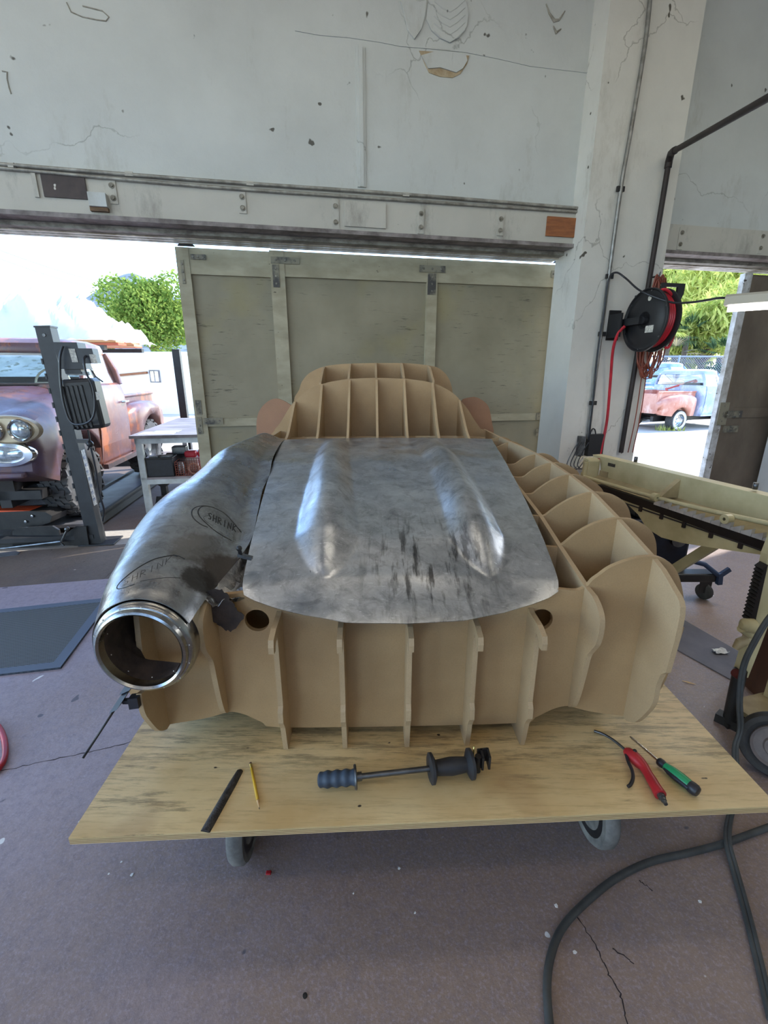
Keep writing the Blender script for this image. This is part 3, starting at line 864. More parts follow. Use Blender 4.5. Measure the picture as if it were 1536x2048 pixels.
# slide hammer
hz = .042
g0, g1 = tz(637, 1560, .03), tz(711, 1554, hz)
w0, w1, e1 = tz(863, 1537, hz), tz(941, 1528, hz), tz(970, 1523, hz)
ax = (e1 - tz(711, 1554, hz)).normalized()
sh = thing('slide_hammer', 'dent-pulling slide hammer with blue grip and black sliding weight lying mid plywood', 'slide hammer', Vector(((g0.x + e1.x) / 2, (g0.y + e1.y) / 2, T)))
L1 = (g1 - g0).length; gx = (g1 - g0).normalized()
M['bluegrip'] = simple('blue_rubber_grip', srgb(58, 74, 92), 0.55, 0, srgb(44, 54, 68), 20)
gp = []
for k in range(25):
    t = k / 24
    gp.append((.0215 + .0018 * math.cos(t * 2 * PI * 4) - (.008 if k == 0 else 0.002 if k == 1 else 0), t * L1))
MB().lathe([(0, 0)] + gp + [(0, L1)], g0, gx, 20).build('grip', M['bluegrip'], sh)
MB().lathe([(.006, -.004), (.031, -.004), (.033, 0), (.031, .003), (.012, .003), (.012, .018), (.0, .018)], g1, ax, 6 * 5).build('collar_washer', M['greymetal'], sh)
MB().cyl(g1 + ax * .018, w1 + ax * .02, .008, 14).build('rod', M['greymetal'], sh)
Lw = (w1 - w0).length
M['blackrubber'] = simple('black_cast_weight', srgb(40, 40, 42), 0.5, 0.1, srgb(54, 54, 58), 15)
MB().lathe([(.009, -.007), (.036, -.007), (.042, -.004), (.042, .004), (.034, .008), (.021, .014), (.0235, Lw * .35), (.025, Lw * .5), (.0235, Lw * .65), (.021, Lw - .014), (.034, Lw - .008), (.042, Lw - .004), (.042, Lw + .004), (.036, Lw + .007), (.009, Lw + .007)], w0, ax, 36).build('sliding_weight', M['blackrubber'], sh)
c = w1 + ax * .022
MB().tube([c + Vector((0, 0, -.028)), c + Vector((0, 0, .026))], .010, 12).bar(c + ax * .012 + Vector((0, -.016, .01)), c + ax * .012 + Vector((0, .02, .01)), .006, .044).bar(c + ax * .0 + Vector((0, .018, .01)), c + ax * .032 + Vector((0, .018, .01)), .006, .044).bar(c + ax * .032 + Vector((0, -.016, .01)), c + ax * .032 + Vector((0, .02, .01)), .006, .044).build('puller_hook', M['blackmetal'], sh)
MB().cyl(c + Vector((-.012, .01, .02)), c + Vector((-.012, .01, .052)), .0025, 8).build('pull_pin', M['brass'], sh)
# blow gun
M['redplastic'] = simple('red_plastic', srgb(176, 38, 44), 0.38, 0, srgb(150, 30, 38), 10)
bg = thing('air_blow_gun', 'red air blow gun with bent metal nozzle lying at right of the plywood', 'blow gun', tz(1275, 1540))
MB().tube(spline([tz(1189, 1462, .006), tz(1206, 1468, .012), tz(1228, 1481, .016), tz(1251, 1500, .018)], 6), .0042, 10).build('nozzle_tube', M['greymetal'], bg)
a_, b_, c_, d_ = tz(1250, 1500, .018), tz(1266, 1512, .018), tz(1288, 1534, .018), tz(1321, 1590, .018)
MB().tube([a_, a_ + (b_ - a_) * .3, b_, b_ + (c_ - b_) * .6, c_, c_ + (d_ - c_) * .25, c_ + (d_ - c_) * .5, c_ + (d_ - c_) * .75, d_ + (c_ - d_) * .03, d_], [.009, .015, .019, .018, .0145, .013, .0145, .0145, .0165, .016], 16).build('gun_body', M['redplastic'], bg)
MB().tube(spline([tz(1252, 1506, .018), tz(1256, 1522, .017), tz(1264, 1540, .015), tz(1266, 1556, .013), tz(1261, 1569, .012), tz(1256, 1573, .011)], 5), [.005] * 26, 8).build('trigger_lever', M['darkplastic'], bg)
MB().tube([d_, d_ + (d_ - c_) * .1, d_ + (d_ - c_) * .1, d_ + (d_ - c_) * .2, d_ + (d_ - c_) * .2, d_ + (d_ - c_) * .31], [.010, .010, .0075, .0075, .0062, .005], 12).build('air_fitting', M['greymetal'], bg)
MB().lathe([(.006, 0), (.005, .002), (0, .0025)], b_ + Vector((.004, .002, .0185)), (0, 0, 1), 12).build('hang_hole', M['ink'], bg)
# screwdriver
sd = thing('screwdriver', 'green and black handled screwdriver lying to the right of the red blow gun', 'screwdriver', tz(1330, 1535))
p, q, r_ = tz(1260, 1473, .016), tz(1316, 1521, .017), tz(1398, 1586, .018)
MB().tube([p, p + (q - p) * .06, p + (q - p) * .1, q], [.0016, .0036, .0038, .0040], 10).build('blade', simple('chrome_shaft', srgb(210, 212, 214), 0.15, 1.0), sd)
g = lambda t: q + (r_ - q) * t
M['greengrip'] = simple('green_plastic', srgb(30, 140, 88), 0.35)
MB().tube([g(0), g(.03), g(.1), g(.18), g(.24)], [.009, .012, .0125, .0105, .0112], 18).build('handle_collar', M['darkplastic'], sd)
MB().tube([g(.18), g(.24), g(.35), g(.5), g(.66), g(.8)], [.0108, .0125, .0152, .0165, .0165, .015], 18).build('handle_grip', M['greengrip'], sd)
MB().tube([g(.78), g(.84), g(.93), g(.98), g(1)], [.0152, .0168, .0165, .013, .004], 18).build('handle_cap', M['darkplastic'], sd)
for off in (-.0095, .0095):
    sx = (r_ - q).cross(Vector((0, 0, 1))).normalized() * off
    MB().tube([g(.22) + sx, g(.35) + sx * 1.25, g(.55) + sx * 1.3, g(.82) + sx * 1.2], [.004, .0072, .0085, .007], 10).build('grip_inlay', M['darkplastic'], sd)

# ------------------------------------------------------------------ wall frame
WA = R(11.7)
WE = Vector((math.cos(WA), math.sin(WA), 0)); WN = Vector((math.sin(WA), -math.cos(WA), 0)); WP = Vector((0, 4.35, 0))
def wp(s_, z, off=0.0): return WP + WE * s_ + WN * off + Vector((0, 0, z))
def wpx(x, y, off=0.0):
    return onplane(x, y, WP + WN * off, WN)
def wsz(x, y, off=0.0):
    p = wpx(x, y, off); return (p - WP).dot(WE), p.z
def wbox(mb, s0, s1, z0, z1, o0, o1):
    c = wp((s0 + s1) / 2, (z0 + z1) / 2, (o0 + o1) / 2)
    return mb.obox(c, WE, WN, (0, 0, 1), abs(s1 - s0) / 2, abs(o1 - o0) / 2, abs(z1 - z0) / 2)
ZC = 5.0
COL0, COL1 = 1.73, 2.58
mb = MB()
wbox(mb, -5.4, COL0, 2.59, ZC, -.18, 0)
wbox(mb, -5.4, -5.2, 0, 2.59, -.18, 0)
wbox(mb, COL1, 6.4, 2.59, ZC, -.18, 0)
wbox(mb, 4.75, 6.4, 0, 2.59, -.18, 0)
mb.build('wall_back', M['wall'], kind='structure')
mb = MB(); wbox(mb, COL0, COL1, 0, ZC, -.2, .22)
mb.build('wall_pillar', M['column'], kind='structure')
# hairline board joint and peeled plaster on the upper wall
M['joint'] = simple('dirty_joint', srgb(120, 116, 106), 0.9, 0, srgb(160, 158, 150), 20)
j0, j1 = wsz(720, 95), wsz(723, 375)
mb = MB(); wbox(mb, j0[0] - .035, j0[0] + .035, j1[1], j0[1], 0, .012); wbox(mb, j0[0] - .016, j0[0] + .016, j1[1], j0[1], .012, .022)
mb.build('trim_9', M['wall'], kind='structure')
c0, c1, c2_ = wsz(0, 22), wsz(590, 62), wsz(1183, 142)
mb = MB()
pts = [wsz(x, y, .002) for x, y in ((590, 61), (640, 70), (700, 75), (760, 84), (800, 92), (870, 98), (930, 104), (1000, 118), (1060, 132), (1180, 146))]
mb.prism([(a, b + .005) for a, b in pts] + [(a, b - .003) for a, b in pts[::-1]], wp(0, 0, .0), WE, (0, 0, 1), WN, .006)
mb.build('trim_10', M['wall'], kind='structure')
rng = random.Random(3)
M['plaster'] = simple('exposed_plaster', srgb(196, 194, 186), 0.9, 0, srgb(150, 140, 122), 18, bmp=0.5, bscale=40)
M['bareplaster'] = simple('brown_bare_plaster', srgb(150, 132, 104), 0.95, 0, srgb(178, 164, 140), 14, bmp=0.5)
pk = thing('peeled_plaster', 'cracked peeling plaster patch high on the wall at top centre', 'peeling plaster', wp(*wsz(860, 110), .002), WA)
def wpoly(pxs, off, th, name, m, parent):
    pts = [wsz(x, y, off) for x, y in pxs]
    MB().prism(pts, wp(0, 0, off), WE, (0, 0, 1), WN, th).build(name, m, parent)
wpoly([(838, 102), (850, 130), (858, 146), (880, 154), (905, 156), (921, 148), (934, 128), (938, 112), (900, 106)], .001, .004, 'bare_area', M['bareplaster'], pk)
wpoly([(842, 112), (850, 126), (856, 138), (880, 136), (912, 146), (925, 138), (934, 122), (930, 108), (870, 104)], .004, .01, 'loose_flake', M['wall'], pk)
wpoly([(800, 0), (808, 30), (815, 62), (828, 80), (842, 60), (850, 30), (852, 0)], .001, .014, 'lifted_flake', M['wall'], pk)
wpoly([(856, 0), (852, 40), (862, 62), (880, 78), (900, 86), (918, 76), (932, 56), (936, 30), (930, 0)], .001, .012, 'lifted_flake', M['wall'], pk)
for k in range(5):
    y = 10 + 15 * k
    pts = [(868, y - 8), (884, y + 6), (900, y + 14), (914, y + 5), (930, y - 10)]
    MB().tube([wpx(x, yy, .013) for x, yy in pts], .004, 6).build('paint_ridge', M['wall'], pk)
pk2 = thing('peeled_paint', 'curled paint flake on the upper wall at top left', 'peeling paint', wp(*wsz(175, 30)), WA)
MB().tube([wpx(x, y, .002) for x, y in ((133, 5), (142, 24), (165, 34), (195, 40), (212, 42), (218, 34), (205, 22), (165, 12))], .004, 6).build('flake_edge', M['joint'], pk2)
pk3 = thing('paint_chip', 'chipped vertical paint edge on the wall at far left', 'peeling paint', wp(*wsz(15, 180)), WA)
MB().tube([wpx(x, y, .002) for x, y in ((4, 142), (14, 144), (14, 158), (18, 176), (22, 188))], .004, 6).build('chip_edge', M['joint'], pk3)
pk4 = thing('chipped_plaster', 'hooked crack in the plaster left of the pillar top', 'peeling plaster', wp(*wsz(1110, 40)), WA)
MB().tube([wpx(x, y, .002) for x, y in ((1092, 8), (1098, 26), (1108, 42), (1118, 40), (1130, 22))], [.004, .007, .014, .009, .004], 6).build('crack_edge', M['joint'], pk4)
MB().tube([wpx(x, y, .002) for x, y in ((1106, 52), (1112, 66), (1122, 58))], [.005, .012, .005], 6).build('crack_edge', M['joint'], pk4)
# beam dirty band
# header board, ledge, track cover and rails (left bay and right bay)
def header(n0, s0, s1, zb, zt):
    mb = MB(); wbox(mb, s0, s1, zb, zt, 0, .06)
    h = mb.build('trim_%d' % n0, M['header'], kind='structure')
    mb = MB(); wbox(mb, s0, s1, zb - .03, zb, -.05, .085)
    mb.build('trim_%d' % (n0 + 1), simple('ledge_paint', srgb(140, 132, 130), 0.6, 0, srgb(90, 82, 80), 9), kind='structure')
    mb = MB(); wbox(mb, s0, s1, zb - .062, zb - .03, -.15, -.06)
    mb.build('trim_%d' % (n0 + 2), M['track'], kind='structure')
    return h
hb = header(1, -5.2, COL0, 2.612, 2.893)
hb2 = header(4, COL1, 4.75, 2.612, 2.832)
for k, (o0, z0) in enumerate(((-.15, 2.540), (-.20, 2.536), (-.25, 2.533))):
    mb = MB(); wbox(mb, -5.2, COL0, z0, z0 + .02, o0 - .03, o0)
    wbox(mb, COL1, 4.75, z0, z0 + .02, o0 - .03, o0)
    mb.build('trim_%d' % (11 + k), M['rail'], kind='structure')
# upper lip board above the header on the left bay
M['bolt'] = simple('painted_bolt', srgb(150, 146, 134), 0.5, 0.2, srgb(90, 84, 74), 30)
def strap(x, y0, y1, w, parent, off=.06):
    s_, zt = wsz(x, y0, off); _, zb = wsz(x, y1, off)
    mb = MB(); wbox(mb, s_ - w / 2, s_ + w / 2, zb, zt, off, off + .008)
    st = mb.build('steel_strap', M['header'], parent)
    for t in (.24, .76):
        MB().lathe([(.020, 0), (.020, .004), (.012, .004), (.012, .014), (0, .015)], wp(s_, zb + (zt - zb) * t, off + .008), WN, 12).build('bolt', M['bolt'], st)
for x, y0, y1 in ((222, 360, 408), (483, 384, 427), (670, 398, 460), (842, 415, 468), (1002, 428, 472)):
    strap(x, y0, y1, .055, hb)
strap(1365, 455, 500, .06, hb2)
strap(1527, 462, 508, .05, hb2)
def plate(name, label, cat, x0, y0, x1, y1, off, th, m, parts=None):
    a, b = wsz(x0, y0, off), wsz(x1, y1, off)
    mb = MB(); wbox(mb, a[0], b[0], b[1], a[1], off, off + th)
    return mb.build(name, m, label=label, cat=cat)
M['browniron'] = simple('dark_brown_plate', srgb(70, 58, 56), 0.6, 0.1, srgb(50, 42, 42), 8, spk=srgb(205, 200, 190), spk_scale=7, spk_at=0.70)
M['orangewood'] = simple('orange_wood', srgb(150, 92, 52), 0.6, 0, srgb(118, 70, 42), 5, stretch=(1, 1, 6))
plate('steel_plate', 'dark brown metal plate on the header beam at far left', 'metal plate', 81, 346, 177, 400, .06, .012, M['browniron'])
plate('junction_box', 'small white box beside the dark plate on the header beam', 'box', 179, 388, 219, 418, .06, .05, M['wall'])
plate('wood_block', 'little brown wood block under the white box on the header', 'wood block', 182, 414, 220, 426, .06, .03, M['wood_dark'])
plate('access_panel', 'painted square panel in the middle of the header beam', 'panel', 688, 402, 771, 458, .06, .015, M['header'])
plate('wood_plate', 'orange-brown wood plate at right end of the header beam', 'wood plate', 1094, 433, 1148, 476, .06, .014, M['orangewood'])
plate('batten', 'narrow vertical painted batten left of the dark plate on the header', 'batten', 62, 344, 81, 396, .06, .015, M['header'])
# conduits
M['conduit'] = simple('painted_conduit', srgb(168, 166, 158), 0.45, 0.3, srgb(120, 116, 108), 12)
M['galv'] = simple('galvanized_conduit', srgb(150, 150, 148), 0.4, 0.7, srgb(112, 110, 106), 10)
def pipe(name, label, pxs, off, r, m, cat='pipe', clips=(), sm=True):
    pts = [wpx(x, y, off) for x, y in pxs]
    root = thing(name, label, cat, pts[0])
    MB().tube(spline(pts, 6) if sm else pts, r, 10).build('tube', m, root)
    for x, y in clips:
        c = wpx(x, y, off)
        MB().bar(c - WE * r * 2.2, c + WE * r * 2.2, .02, r * 2.4).build('clip', M['blackmetal'] if m is not M['conduit'] else M['header'], root)
    return root
pipe('conduit_pipe', 'painted conduit running above the header beam, upper of the two', [(-60, 323), (0, 328), (400, 360), (800, 388), (1165, 417)], .078, .012, M['conduit'], clips=((25, 331), (258, 348), (500, 367), (812, 389)))
pipe('conduit_pipe', 'painted conduit running above the header beam, lower of the two', [(-60, 330), (0, 336), (400, 372), (800, 400), (1160, 424)], .075, .011, M['conduit'])
pipe('conduit_pipe', 'galvanized conduit down the pillar from ceiling to the outlet', [(1302, -20), (1290, 90), (1262, 260), (1242, 375), (1218, 550), (1195, 720), (1176, 878)], .245, .016, M['galv'], clips=((1219, 553), (1204, 668), (1186, 806), (1241, 378)))
ip = thing('iron_pipe', 'rusty black pipe bending down the pillar past the hose reel', 'pipe', wpx(1265, 900, .26))
M['rustiron'] = simple('dark_rusty_iron', srgb(44, 33, 30), 0.6, 0.1, srgb(28, 22, 22), 8)
a = [wpx(x, y, .26) for x, y in ((1240, 905), (1268, 760), (1290, 630), (1306, 520), (1325, 400), (1338, 322))]
a = [wpx(1242, 905, .26), wpx(1338, 322, .26)]
b_ = ondepth(1346, 303, a[-1].y - .12)
e_ = ondepth(1560, 182, a[-1].y - 1.6)
MB().tube([a[0], a[1], a[1] * .6 + b_ * .4 + Vector((0, 0, .03)), b_, e_], .022, 12).build('tube', M['rustiron'], ip)
MB().tube([a[1] - Vector((0, 0, .05)), a[1], a[1] * .6 + b_ * .4 + Vector((0, 0, .03)), b_, b_ + (e_ - b_).normalized() * .05], .029, 12).build('elbow', M['rustiron'], ip)

# ------------------------------------------------------------------ sliding doors (hang outside the wall)
def wfr(mb, a, b, off, th):           # a=(s0,z0) b=(s1,z1)
    wbox(mb, a[0], b[0], a[1], b[1], off, off + th)
M['doorframe'] = simple('door_frame_paint', srgb(172, 164, 140), .6, 0, srgb(148, 140, 116), 3, spk=srgb(70, 62, 50), spk_scale=16, spk_at=.70, bmp=.1, stretch=(1, 1, 2.5))
M['doorstrap'] = simple('flaking_strap', srgb(138, 132, 114), 0.6, 0.2, srgb(74, 72, 70), 7, 0.46, 0.6)
zt1 = wsz(430, 490, -.36)[1] - .028; zt2 = wsz(830, 508, -.30)[1] - .028
zr = wsz(750, 560, -.30)[1]
zl0 = wsz(450, 854, -.30)[1]; zl1 = wsz(450, 838, -.30)[1]
sL = wsz(346, 490, -.30)[0]; sM = wsz(538, 505, -.30)[0]; sR = 2.1
def leaf(name, s0, s1, zt, stiles, off):
    mb = MB(); wfr(mb, (s0, .03), (s1, zt), off - .03, .028)
    d = mb.build(name, M['door'], kind='structure')
    for a, w in stiles:
        mb = MB(); wfr(mb, (a, .03), (a + w, zt), off, .032); mb.build('stile', M['doorframe'], d)
    xs = [s0] + [q for a, w in stiles for q in (a, a + w)] + [s1]
    for (z0, z1, nm) in ((zr, zt, 'top_rail'), (zl0, zl1, 'lock_rail'), (.03, .22, 'bottom_rail')):
        mb = MB(); wfr(mb, (s0 + .005, z0), (s1 - .005, z1), off, .026); mb.build(nm, M['doorframe'], d)
    return d
d1 = leaf('door_1', sL, sM + .06, zt1, ((sL, .105),), -.39)
sC = wsz(853, 600, -.30)[0]; sC2 = wsz(874, 600, -.30)[0]
d2 = leaf('door_2', sM, sR, zt2, ((sM, .125), (sC, sC2 - sC), (1.82, .12)), -.335)
def bracket(pxa, pxb, parent, off=-.30):
    a, b = wsz(*pxa, off), wsz(*pxb, off)
    mb = MB(); wfr(mb, (a[0], b[1]), (b[0], a[1]), off, .006)
    o = mb.build('corner_strap', M['doorstrap'], parent)
    n = 3
    hor = abs(b[0] - a[0]) > abs(a[1] - b[1])
    for k in range(n):
        t = (k + .5) / n
        s_ = a[0] + (b[0] - a[0]) * (t if hor else .5); z = a[1] + (b[1] - a[1]) * (.5 if hor else t)
        MB().lathe([(.010, 0), (.008, .004), (0, .005)], wp(s_, z, off + .006), WN, 8).build('screw', M['bolt'], o)
bracket((541, 513), (599, 529), d2, -.303); bracket((544, 529), (560, 575), d2, -.303)
bracket((839, 530), (890, 546), d2, -.303); bracket((856, 546), (871, 590), d2, -.303)
bracket((1103, 541), (1126, 556), d2, -.303)
bracket((1073, 826), (1098, 839), d2, -.303); bracket((1072, 858), (1094, 871), d2, -.303)
bracket((390, 800), (405, 829), d1, -.358); bracket((393, 834), (407, 868), d1, -.358); bracket((405, 836), (447, 848), d1, -.358)
bracket((380, 508), (412, 520), d1, -.358); bracket((360, 520), (372, 568), d1, -.358)
for x, y, par in ((371, 483, d1), (557, 489, d2), (1121, 519, d2)):
    s_, z = wsz(x, y, -.30)
    MB().prism([(-.07, -.02), (.07, -.02), (.03, .015), (.012, .06), (-.012, .06), (-.03, .015)], wp(s_, z - .01, -.33), WE, (0, 0, 1), WN, .03).build('roller_hanger', M['blackmetal'], par)
M['rustlatch'] = simple('rusty_latch', srgb(70, 58, 50), 0.6, 0.4, srgb(40, 34, 30), 20)
p = wpx(1098, 866, -.29)
MB().bar(p - WE * .05, p + WE * .05, .03, .03).tube([p + WE * .05 + WN * .04 + Vector((0, 0, .045 * math.sin(k))) + WE * .03 * math.cos(k) for k in [i * PI / 5 for i in range(10)]], .008, 6, closed=True).build('latch', M['rustlatch'], d2)
# right hand sliding door, only its left part shows
sj = wsz(1490, 545, -.28)[0]
M['doordark'] = simple('dark_brown_door', srgb(120, 108, 94), 0.7, 0, srgb(96, 84, 72), 2.2, stretch=(1, 1, .6), spk=srgb(60, 50, 42), spk_scale=9, spk_at=0.7)  # darker brown-grey than the left doors, with dark specks
mb = MB(); wbox(mb, sj + .10, 6.2, .03, 2.52, -.31, -.28)
d3 = mb.build('door_3', M['doordark'], kind='structure')
mb = MB(); wbox(mb, sj, sj + .10, .03, 2.53, -.33, -.27); mb.build('edge_strip', simple('white_weathered_strip', srgb(208, 210, 212), 0.6, 0, srgb(150, 146, 140), 8, spk=srgb(70, 62, 56), spk_scale=18, spk_at=.66), d3)
mb = MB(); wbox(mb, sj + .10, sj + .22, .03, 2.5, -.28, -.262); mb.build('stile', M['doordark'], d3)
mb = MB(); wbox(mb, sj + .22, 6.2, zl0 - .02, zl1 + .02, -.28, -.262); mb.build('lock_rail', M['doordark'], d3)
for a, b in (((1450, 822), (1482, 835)), ((1447, 852), (1474, 864)), ((1441, 805), (1450, 850))):
    bracket(a, b, d3, -.258)
s_, z = wsz(1515, 535, -.28)
MB().prism([(-.09, -.02), (.09, -.02), (.03, .02), (.012, .07), (-.012, .07), (-.03, .02)], wp(s_, z - .01, -.31), WE, (0, 0, 1), WN, .03).build('roller_hanger', M['blackmetal'], d3)

# ------------------------------------------------------------------ floor
def woff(p): return (p - WP).dot(WN)
o_paint = (woff(onz(0, 1175)) + woff(onz(221, 1157))) / 2
o_strip1 = (woff(onz(215, 1090)) + woff(onz(283, 1086))) / 2
o_strip0 = woff(onz(250, 1059))
def fquad(name, s0, s1, oa, ob, m, z=0.0, kind='structure'):
    P = [wp(s0, 0, oa), wp(s1, 0, oa), wp(s1, 0, ob), wp(s0, 0, ob)]
    return MB().add([(q.x, q.y, z) for q in P], [(0, 1, 2, 3)]).build(name, m, kind=kind)
mb = MB()
pts = [wp(-7.5, 0, o_paint), wp(2.15, 0, o_paint), wp(2.15, 0, -.25), wp(6.4, 0, -.25), Vector((7.6, -6.5, 0)), Vector((-7, -6.5, 0))]
mb.prism([(p.x, p.y) for p in pts], (0, 0, -.08), (1, 0, 0), (0, 1, 0), (0, 0, 1), .08)
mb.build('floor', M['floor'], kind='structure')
fquad('trim_14', -7.5, 2.15, o_paint, o_strip1, M['asphalt'], -.001)
fquad('trim_15', -7.5, 2.15, o_strip1, o_strip0, M['apron'], -.001)
fquad('trim_16', -9, 0.8, o_strip0, -5.5, M['asphalt'], -.002)
mb = MB(); mb.add([(-160, -80, -.02), (160, -80, -.02), (160, 400, -.02), (-160, 400, -.02)], [(0, 1, 2, 3)])
mb.build('ground', M['ground'], kind='structure')
# rubber mat
mp_ = [onz(123, 1337), onz(190, 1246), onz(203, 1201), onz(0, 1222), onz(0, 1352)]
br = onz(203, 1200); bl0 = onz(0, 1222); fr = onz(122, 1338); fl0 = onz(0, 1352)
bl = br + (bl0 - br) * 3.0; fl_ = fr + (fl0 - fr) * 4.0
br = br + (br - bl0) * .12
quad = [fl_, fr, br, bl]
mat_ = thing('rubber_mat', 'grey ribbed rubber floor mat with blue-grey border at left', 'floor mat', sum(quad, Vector()) / 4)
def matm():
    m, nt, b = mk('ribbed_rubber')
    w = nt.nodes.new('ShaderNodeTexWave'); w.bands_direction = 'Y'; w.inputs['Scale'].default_value = 28
    w2 = nt.nodes.new('ShaderNodeTexWave'); w2.bands_direction = 'X'; w2.inputs['Scale'].default_value = 28
    co = coords(nt, rot=(0, 0, R(8)))
    nt.links.new(co, w.inputs['Vector']); nt.links.new(co, w2.inputs['Vector'])
    k = math_(nt, 'MAXIMUM', w.outputs['Fac'], math_(nt, 'MULTIPLY', w2.outputs['Fac'], .6))
    c = mix(nt, ramp(nt, k, .3, .9), srgb(48, 52, 54), srgb(108, 114, 118))
    c = mix(nt, ramp(nt, noise(nt, 14, 2, .5), .74, .76), c, srgb(180, 185, 190))
    nt.links.new(c, b.inputs['Base Color']); b.inputs['Roughness'].default_value = .7
    bump(nt, b, k, .6, .004)
    return m
MB().prism([(p.x, p.y) for p in quad], (0, 0, .0), (1, 0, 0), (0, 1, 0), (0, 0, 1), .010).build('ribbed_field', matm(), mat_)
ce = sum(quad, Vector()) / 4
inn = []
for i in range(4):
    a, b, c = quad[i - 1], quad[i], quad[(i + 1) % 4]
    inn.append(b + ((a - b).normalized() + (c - b).normalized()) * .055)
mb = MB()
for i in range(4):
    j = (i + 1) % 4
    P = [quad[i], quad[j], inn[j], inn[i]]
    mb.prism([(p.x, p.y) for p in P], (0, 0, .0), (1, 0, 0), (0, 1, 0), (0, 0, 1), .013)
mb.build('border', simple('bluegrey_rubber', srgb(92, 104, 122), 0.6), mat_)
# thick hose across the floor
M['hose'] = simple('dark_grey_hose', srgb(74, 76, 76), 0.55, 0, srgb(54, 55, 55), 9, bmp=0.1)
pts = [onz(x, y, .011) for x, y in ((1640, 1620), (1536, 1655), (1450, 1686), (1380, 1705), (1300, 1724), (1230, 1758), (1170, 1806), (1125, 1855), (1102, 1910), (1094, 1975), (1100, 2060))]
MB().tube(spline(pts, 8), .0105, 12).build('hose', M['hose'], label='long grey hose curving along the bottom right floor', cat='hose')
pts = [onz(x, y, .02) for x, y in ((1470, 1560), (1455, 1640), (1450, 1690))]
pts = [ondepth(1560, 1215, 1.45), ondepth(1536, 1235, 1.45), ondepth(1506, 1284, 1.47), ondepth(1484, 1334, 1.48), ondepth(1476, 1400, 1.47), ondepth(1478, 1458, 1.45)]
pts += [Vector((1.36, 1.42, .10)), onz(1472, 1585, .012), onz(1456, 1636, .012), onz(1452, 1684, .030), onz(1466, 1740, .010), onz(1488, 1820, .008), onz(1510, 1910, .008), onz(1540, 2040, .008)]
MB().tube(spline(pts, 8), .0068, 10).tube([p + Vector((.011, 0, .002)) for p in spline(pts, 8)], .0068, 10).build('hose', M['hose'], label='twin dark hose dropping from the machine at right and crossing over the floor hose', cat='hose')

# ------------------------------------------------------------------ hose reel and cables on the pillar
M['blackreel'] = simple('black_reel_enamel', (0.012, 0.012, 0.014), 0.45)
M['redhose'] = simple('red_air_hose', srgb(184, 36, 50), 0.35, 0, srgb(150, 26, 38), 8)
M['white_label'] = simple('white_label', srgb(214, 210, 198), 0.6, 0, srgb(150, 146, 140), 60)
ro = .575
rs, rz_ = wsz(1290, 641, ro)
rcn = wp(rs, rz_, ro)
reel = thing('hose_reel', 'black hose reel with red air hose bolted to the pillar', 'hose reel', wp(rs, rz_, .22), WA)
rr = .256
def flange(s_off, flip):
    return MB().lathe([(.0, 0), (.06, .0), (.07, -.012 * flip), (.19, -.012 * flip), (.205, 0), (rr - .02, 0), (rr - .008, -.014 * flip), (rr, -.012 * flip), (rr, .004 * flip), (rr - .02, .008 * flip), (.0, .008 * flip)], rcn + WE * s_off, WE, 48)
fr_ = flange(0, 1).build('flange', M['blackreel'], reel)
flange(.115, -1).build('flange', M['blackreel'], reel)
mb = MB()
for k in range(5):
    for j in range(3):
        mb.tube([rcn + WE * (.019 + .019 * k) + (WN * math.cos(t) + Vector((0, 0, math.sin(t)))) * (.172 + .020 * j) for t in [2 * PI * i / 40 for i in range(40)]], .0105, 8, closed=True)
mb.build('wound_hose', M['redhose'], reel)
MB().lathe([(0, -.03), (.03, -.03), (.035, 0)], rcn, WE, 20).cyl(rcn, rcn + WE * .12, .155, 30).build('hub', M['blackreel'], reel)
MB().obox(rcn - WE * .0135 + WN * .08 + Vector((0, 0, -.075)), WN, (0, 0, 1), WE, .045, .028, .001).build('label_sticker', M['white_label'], fr_)
MB().lathe([(0, -.002), (.020, -.002), (.020, 0)], rcn - WE * .011 + WN * .03 + Vector((0, 0, .17)), WE, 16).build('round_sticker', M['white_label'], fr_)
for k in range(6):
    an = k * PI / 3 + .4
    MB().lathe([(0, -.006), (.007, -.005), (.008, 0)], rcn + (WN * math.cos(an) + Vector((0, 0, math.sin(an)))) * .235, WE, 8).build('bolt', M['greymetal'], fr_)
mb = MB()
wbox(mb, rs - .10, rs + .02, rz_ - .14, rz_ + .12, .22, .235)
wbox(mb, rs - .10, rs - .085, rz_ - .12, rz_ + .08, .235, .40)
wbox(mb, rs - .06, rs - .03, rz_ - .03, rz_ + .03, .235, ro)
mb.build('wall_bracket', M['blackreel'], reel)
# guide arm with its square hole on the right
ga = wsz(1342, 582, .45)
mb = MB()
q0, q1 = wsz(1322, 566, .45), wsz(1362, 600, .45)
mb.prism([(q0[0], q1[1]), (q1[0] - .02, q1[1]), (q1[0], q1[1] + .05), (q1[0], q0[1]), (q0[0], q0[1])], wp(0, 0, .45), WE, (0, 0, 1), WN, .02,
         [[(q0[0] + .03, q1[1] + .04), (q1[0] - .07, q1[1] + .04), (q1[0] - .07, q0[1] - .03), (q0[0] + .03, q0[1] - .03)]])
wbox(mb, q0[0] - .06, q0[0] + .0, q1[1] + .02, q1[1] + .06, .22, .47)
mb.build('guide_arm', M['blackreel'], reel)
lp = [wpx(1318, 582, .66), wpx(1334, 580, .70), wpx(1350, 602, .70), wpx(1354, 635, .70), wpx(1348, 668, .70), wpx(1338, 693, .70), wpx(1329, 693, .69), wpx(1326, 680, .68)]
MB().tube(spline(lp, 6), .0125, 8).build('loose_loop', M['redhose'], reel)
